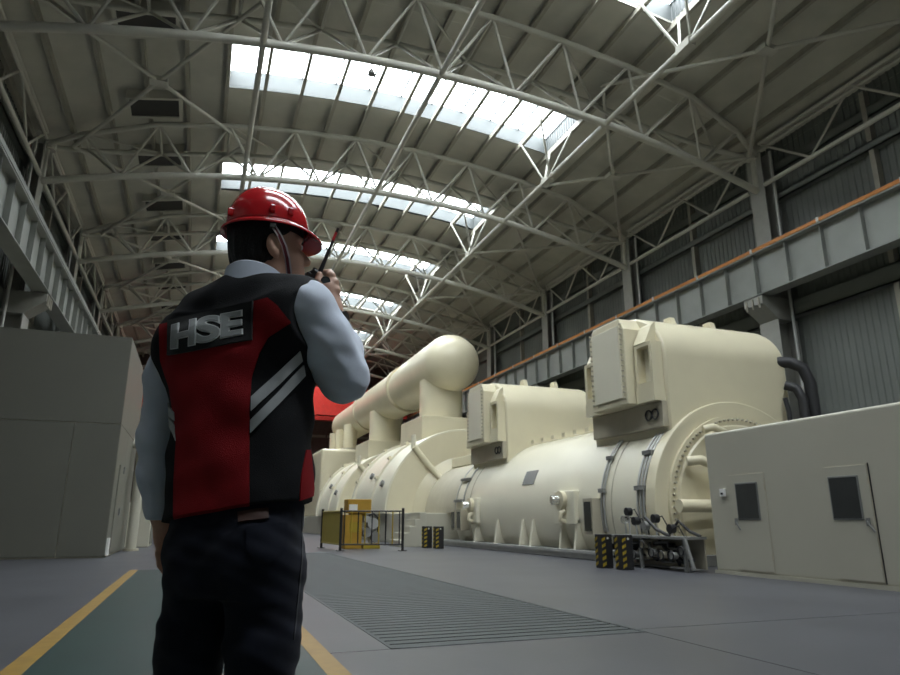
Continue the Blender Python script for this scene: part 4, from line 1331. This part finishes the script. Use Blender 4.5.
def letters(off_curve, lift, mat, name, thick):
    for ch, u0, u1 in (('H', .080, .320), ('S', .370, .600), ('E', .655, .865)):
        cu = bpy.data.curves.new(name, 'FONT')
        cu.body = ch
        cu.offset = off_curve
        cu.resolution_u = 8
        cu.fill_mode = 'FRONT'
        tmp = bpy.data.objects.new(name, cu)
        COL.objects.link(tmp)
        dg = bpy.context.evaluated_depsgraph_get()
        me = bpy.data.meshes.new_from_object(tmp.evaluated_get(dg))
        bpy.data.objects.remove(tmp)
        import bmesh
        bm = bmesh.new(); bm.from_mesh(me)
        bmesh.ops.triangulate(bm, faces=bm.faces)
        bmesh.ops.subdivide_edges(bm, edges=[e for e in bm.edges if e.calc_length() > .12], cuts=3, use_grid_fill=False)
        bmesh.ops.triangulate(bm, faces=bm.faces)
        co = np.array([v.co[:] for v in bm.verts])
        tri = [tuple(v.index for v in f.verts) for f in bm.faces]
        be = [tuple(v.index for v in ed.verts) for ed in bm.edges if ed.is_boundary]
        bm.free(); bpy.data.meshes.remove(me)
        x0, x1 = GLY[ch]
        u = u0 + (co[:, 0] - x0) / (x1 - x0) * (u1 - u0)
        v = .81 - co[:, 1] / .72 * .63
        X, Y = patch_uv(u, v)
        P, N = drape(X, Y, lift)
        k = len(P)
        vs = np.concatenate([P, P - N * thick])
        fs = list(tri) + [tuple(i + k for i in t[::-1]) for t in tri] + [(a, b, k + b, k + a) for a, b in be]
        man_build(name, vs, fs, mat, vest, smooth=None)
letters(.055, .0115, 'letteredge', 'letter_outline', .002)
letters(.028, .0130, 'letter', 'letter', .002)

# ---- jeans
GJ = Grid((-.28, -.2, .05), (.28, .22, 1.06), .004)
GJ.rings([(.80, .016, .0, .150, .108), (.87, .016, -.004, .156, .116), (.95, .016, -.002, .155, .112), (1.03, .014, .0, .150, .104)], .03, p=2.2)
GJ.chain([(-.068, -.004, .86), (-.088, .0, .70), KN_L, (-.123, -.01, .28), (-.126, -.015, .09)], [.084, .079, .067, .064, .062], .02)
GJ.chain([(.096, -.004, .86), (.096, .004, .70), KN_R, (.082, .0, .28), (.078, -.005, .09)], [.090, .081, .067, .064, .062], .02)
GJ.ell((-.058, -.05, .90), (.070, .066, .09), .05)
GJ.ell((.085, -.05, .90), (.078, .068, .09), .05)
GJ.wrinkle(.0013, [(50, 10, 60, 0, 1), (-60, 40, 90, 1, .9), (40, 60, 150, 3, .7)])
V, F = GJ.nets()
jn = man_mesh('jeans', V, F, [MT['jeans']], man)
GVs = GV; GV = GJ
strip('leather_patch', [(238, 512), (239, 523)], [(268, 508), (268, 519)], 12, 6, 'leather', .006, jn)
strip('back_pocket', [(246, 527), (247, 550), (258, 562)], [(286, 523), (285, 548), (272, 562)], 14, 14, 'jeans', .005, jn, thick=.003)
strip('side_seam', [(302, 508), (301, 560), (293, 640)], [(303.5, 508), (302.5, 560), (294.5, 640)], 3, 40, 'denimst', .002, jn, thick=.003)
GV = GVs

# ---- shoes
for a in (AN_L, AN_R):
    g = Grid((a[0] - .08, a[1] - .12, -.004), (a[0] + .08, a[1] + .24, .14), .004)
    g.chain([(a[0], a[1] - .03, .045), (a[0], a[1] + .06, .05), (a[0], a[1] + .16, .035)], [.048, .047, .040], .02)
    g.cone((a[0], a[1] - .01, .06), (a[0], a[1], .11), .05, .05, .02)
    g.cut((0, 0, -1), 0.0)
    V, F = g.nets()
    man_mesh('shoe', V, F, [MT['shoe']], man)

# ---- helmet in the head frame
HHT = math.radians(3.0)
hq = lambda r, f, z: HC + HR * r + HF * ((f + .006) * math.cos(HHT) - z * math.sin(HHT)) + UP * ((f + .006) * math.sin(HHT) + z * math.cos(HHT))
def helm(a, e):                       # a: angle round (0 = front), e: 0 rim .. 1 crown
    c, s = math.cos(a), math.sin(a)
    ph = e * math.pi / 2
    rr = math.cos(ph) ** .86
    z = .118 * math.sin(ph) ** .92
    return np.array([.096 * s * rr, (.113 if c > 0 else .110) * c * rr, z])
RIM = .050
na, ne = 96, 26
vs, fs = [], []
for j in range(ne + 1):
    for i in range(na):
        a = 2 * math.pi * i / na
        p = helm(a, j / ne * .999)
        # three raised ridges over the crown, front to back
        for rx, h in ((0.0, .0060), (.026, .0042), (-.026, .0042)):
            if p[2] > .06: p[2] += h * math.exp(-((p[0] - rx) / .0075) ** 2) * min(1, (p[2] - .06) / .04)
        vs.append(hq(p[0], p[1] - .004, p[2] + RIM))
for j in range(ne):
    for i in range(na):
        fs.append((j * na + i, j * na + (i + 1) % na, (j + 1) * na + (i + 1) % na, (j + 1) * na + i))
hat = man_build('hard_hat', vs, fs, 'helmet', man, smooth=60)
so = hat.modifiers.new('shell', 'SOLIDIFY'); so.thickness = .003; so.offset = -1
vs, fs = [], []
prof = [(0.0, .004), (.010, .001), (1.0, -.006), (1.04, -.010), (1.0, -.013), (.010, -.006), (-.02, -.004)]
for i in range(na):
    a = 2 * math.pi * i / na
    c, s = math.cos(a), math.sin(a)
    ext = .009 + .028 * max(0, c) ** 1.6 + .004 * max(0, -c)
    drop = -.020 * max(0, c) ** 2
    for (q, z) in prof:
        d = q * ext
        n = np.array([s / .096, c / .113]); n /= np.linalg.norm(n)
        vs.append(hq(.096 * s + n[0] * d, (.113 if c > 0 else .110) * c + n[1] * d - .004, RIM + z + drop * q))
m = len(prof)
for i in range(na):
    for j in range(m):
        fs.append((i * m + j, ((i + 1) % na) * m + j, ((i + 1) % na) * m + (j + 1) % m, i * m + (j + 1) % m))
man_build('brim', vs, fs, 'helmet', hat, smooth=60)
# slot caps on the shell sides
for a, e in ((1.75, .12), (1.30, .13), (2.9, .12)):
    p = helm(a, e)
    q = hq(p[0] * 1.02, p[1] * 1.02 - .004, p[2] + RIM)
    g = MB(); q2 = l2w(q) + M0
    g.box((q2[0] - .007, q2[1] - .007, q2[2] - .009), (q2[0] + .007, q2[1] + .007, q2[2] + .012)).build('slot_cap', 'helmet', hat, bevel=.003)
# head band inside the shell
vs, fs = [], []
for i in range(64):
    a = 2 * math.pi * i / 64
    for z in (-.020, .008):
        vs.append(hq(.086 * math.sin(a), .102 * math.cos(a) - .008, z + RIM))
for i in range(64):
    fs.append((2 * i, 2 * ((i + 1) % 64), 2 * ((i + 1) % 64) + 1, 2 * i + 1))
man_build('head_band', vs, fs, 'radio', hat)
# chin strap in front of the ear, dark red between pale edges
def ribbon(name, pts, w, mat, side):
    vs, fs = [], []
    P = [np.array(p) for p in pts]
    for i, p in enumerate(P):
        d = P[min(i + 1, len(P) - 1)] - P[max(i - 1, 0)]; d /= np.linalg.norm(d)
        n = HR * side
        b = np.cross(d, n); b /= np.linalg.norm(b)
        for (u, o) in ((-w, .0), (w, .0), (w, .002), (-w, .002)):
            vs.append(p + b * u + n * o)
    for i in range(len(P) - 1):
        for j in range(4):
            fs.append((4 * i + j, 4 * i + (j + 1) % 4, 4 * (i + 1) + (j + 1) % 4, 4 * (i + 1) + j))
    man_build(name, vs, fs, mat, hat)
for s in (-1, 1):
    path = [(.094, -.012, .030), (.094, .002, .006), (.090, .014, -.020), (.081, .024, -.050), (.066, .032, -.080), (.045, .042, -.106), (.02, .052, -.119), (0, .055, -.121)]
    ctr = [hp(s * a, b, c) for a, b, c in path]
    ribbon('chin_strap', ctr, .0050, 'strapred', s)
    for e in (-1, 1):
        off = [p + HF * e * .0066 * .9 + HR * s * .0004 for p in ctr]
        ribbon('chin_strap_edge', off, .0020, 'strapwhite', s)
    q = l2w(hp(s * .094, -.014, .030)) + M0
    MB().box((q[0] - .008, q[1] - .008, q[2] - .006), (q[0] + .008, q[1] + .008, q[2] + .006)).build('strap_clip', 'lens', hat, bevel=.002)

# ---- wrist watch
wq = el + (wv - el) * .96
wd = wv - el; wd /= np.linalg.norm(wd)
A, B = l2w(wq - wd * .011) + M0, l2w(wq + wd * .011) + M0
wt = MB().tube(A, B, .036, 28).build('wrist_watch', 'radio', man, smooth=40)
vd = np.array(L(340, 316, .165)) - np.array(L(332, 318, .165)); vd /= np.linalg.norm(vd)
q = l2w(wq + vd * .036) + M0
MB().tube(q - l2w(vd) * .004, q + l2w(vd) * .008, .017, 20).build('watch_case', 'radio', wt, smooth=40)

# ---- two-way radio held in the right hand
RB = L(321, 287, .165)
rd = thing('two_way_radio', 'black handheld radio with red-banded antenna held in the man\'s right hand', 'radio', tuple(l2w(RB) + M0))
at, ab = L(338, 228.5, .20), L(320.5, 271, .168)
ad = at - ab; al = np.linalg.norm(ad); ad = ad / al
xd = np.cross(ad, HF); xd /= np.linalg.norm(xd)
yd = np.cross(xd, ad)
def rbox(c, hx, hy, hz):
    vs = [c + xd * sx * hx + yd * sy * hy + ad * sz * hz for sx in (-1, 1) for sy in (-1, 1) for sz in (-1, 1)]
    return vs, [(0, 1, 3, 2), (4, 6, 7, 5), (0, 4, 5, 1), (2, 3, 7, 6), (0, 2, 6, 4), (1, 5, 7, 3)]
def rb(name, c, hx, hy, hz, mat, bev=.004):
    vs, fs = rbox(np.array(c), hx, hy, hz)
    return MB().add([tuple(v) for v in (l2w(np.array(vs)) + M0)], fs).build(name, mat, rd, bevel=bev)
tc_ = EYEL - ab; tc_ /= np.linalg.norm(tc_)
body_c = ab - ad * .050 + tc_ * .012 + (L(314, 287, .165) - L(320, 287, .165)) * .8
rb('body', body_c, .024, .016, .046, 'radio', .006)
rb('battery', body_c - yd * .018 - ad * .006, .022, .008, .036, 'radio', .004)
def rt(name, a, b, r, mat, r1=None, n=14):
    MB().tube(l2w(np.array(a)) + M0, l2w(np.array(b)) + M0, r, n, r1).build(name, mat, rd, smooth=40)
rt('antenna', ab - ad * .006, ab + ad * al * .70, .0066, 'radio', .0042)
rt('antenna_band', ab + ad * al * .70, ab + ad * al * .90, .0042, 'radiored', .0040)
rt('antenna_tip', ab + ad * al * .90, at, .0042, 'radio', .0038)
rt('knob', body_c + xd * .014 + ad * .044, body_c + xd * .014 + ad * .062, .007, 'radio')
kc = L(325.5, 281, .14)
rt('dial_rim', kc - tc_ * .016, kc + tc_ * .004, .0135, 'radio')
rt('dial', kc, kc + tc_ * .0055, .0095, 'lens')
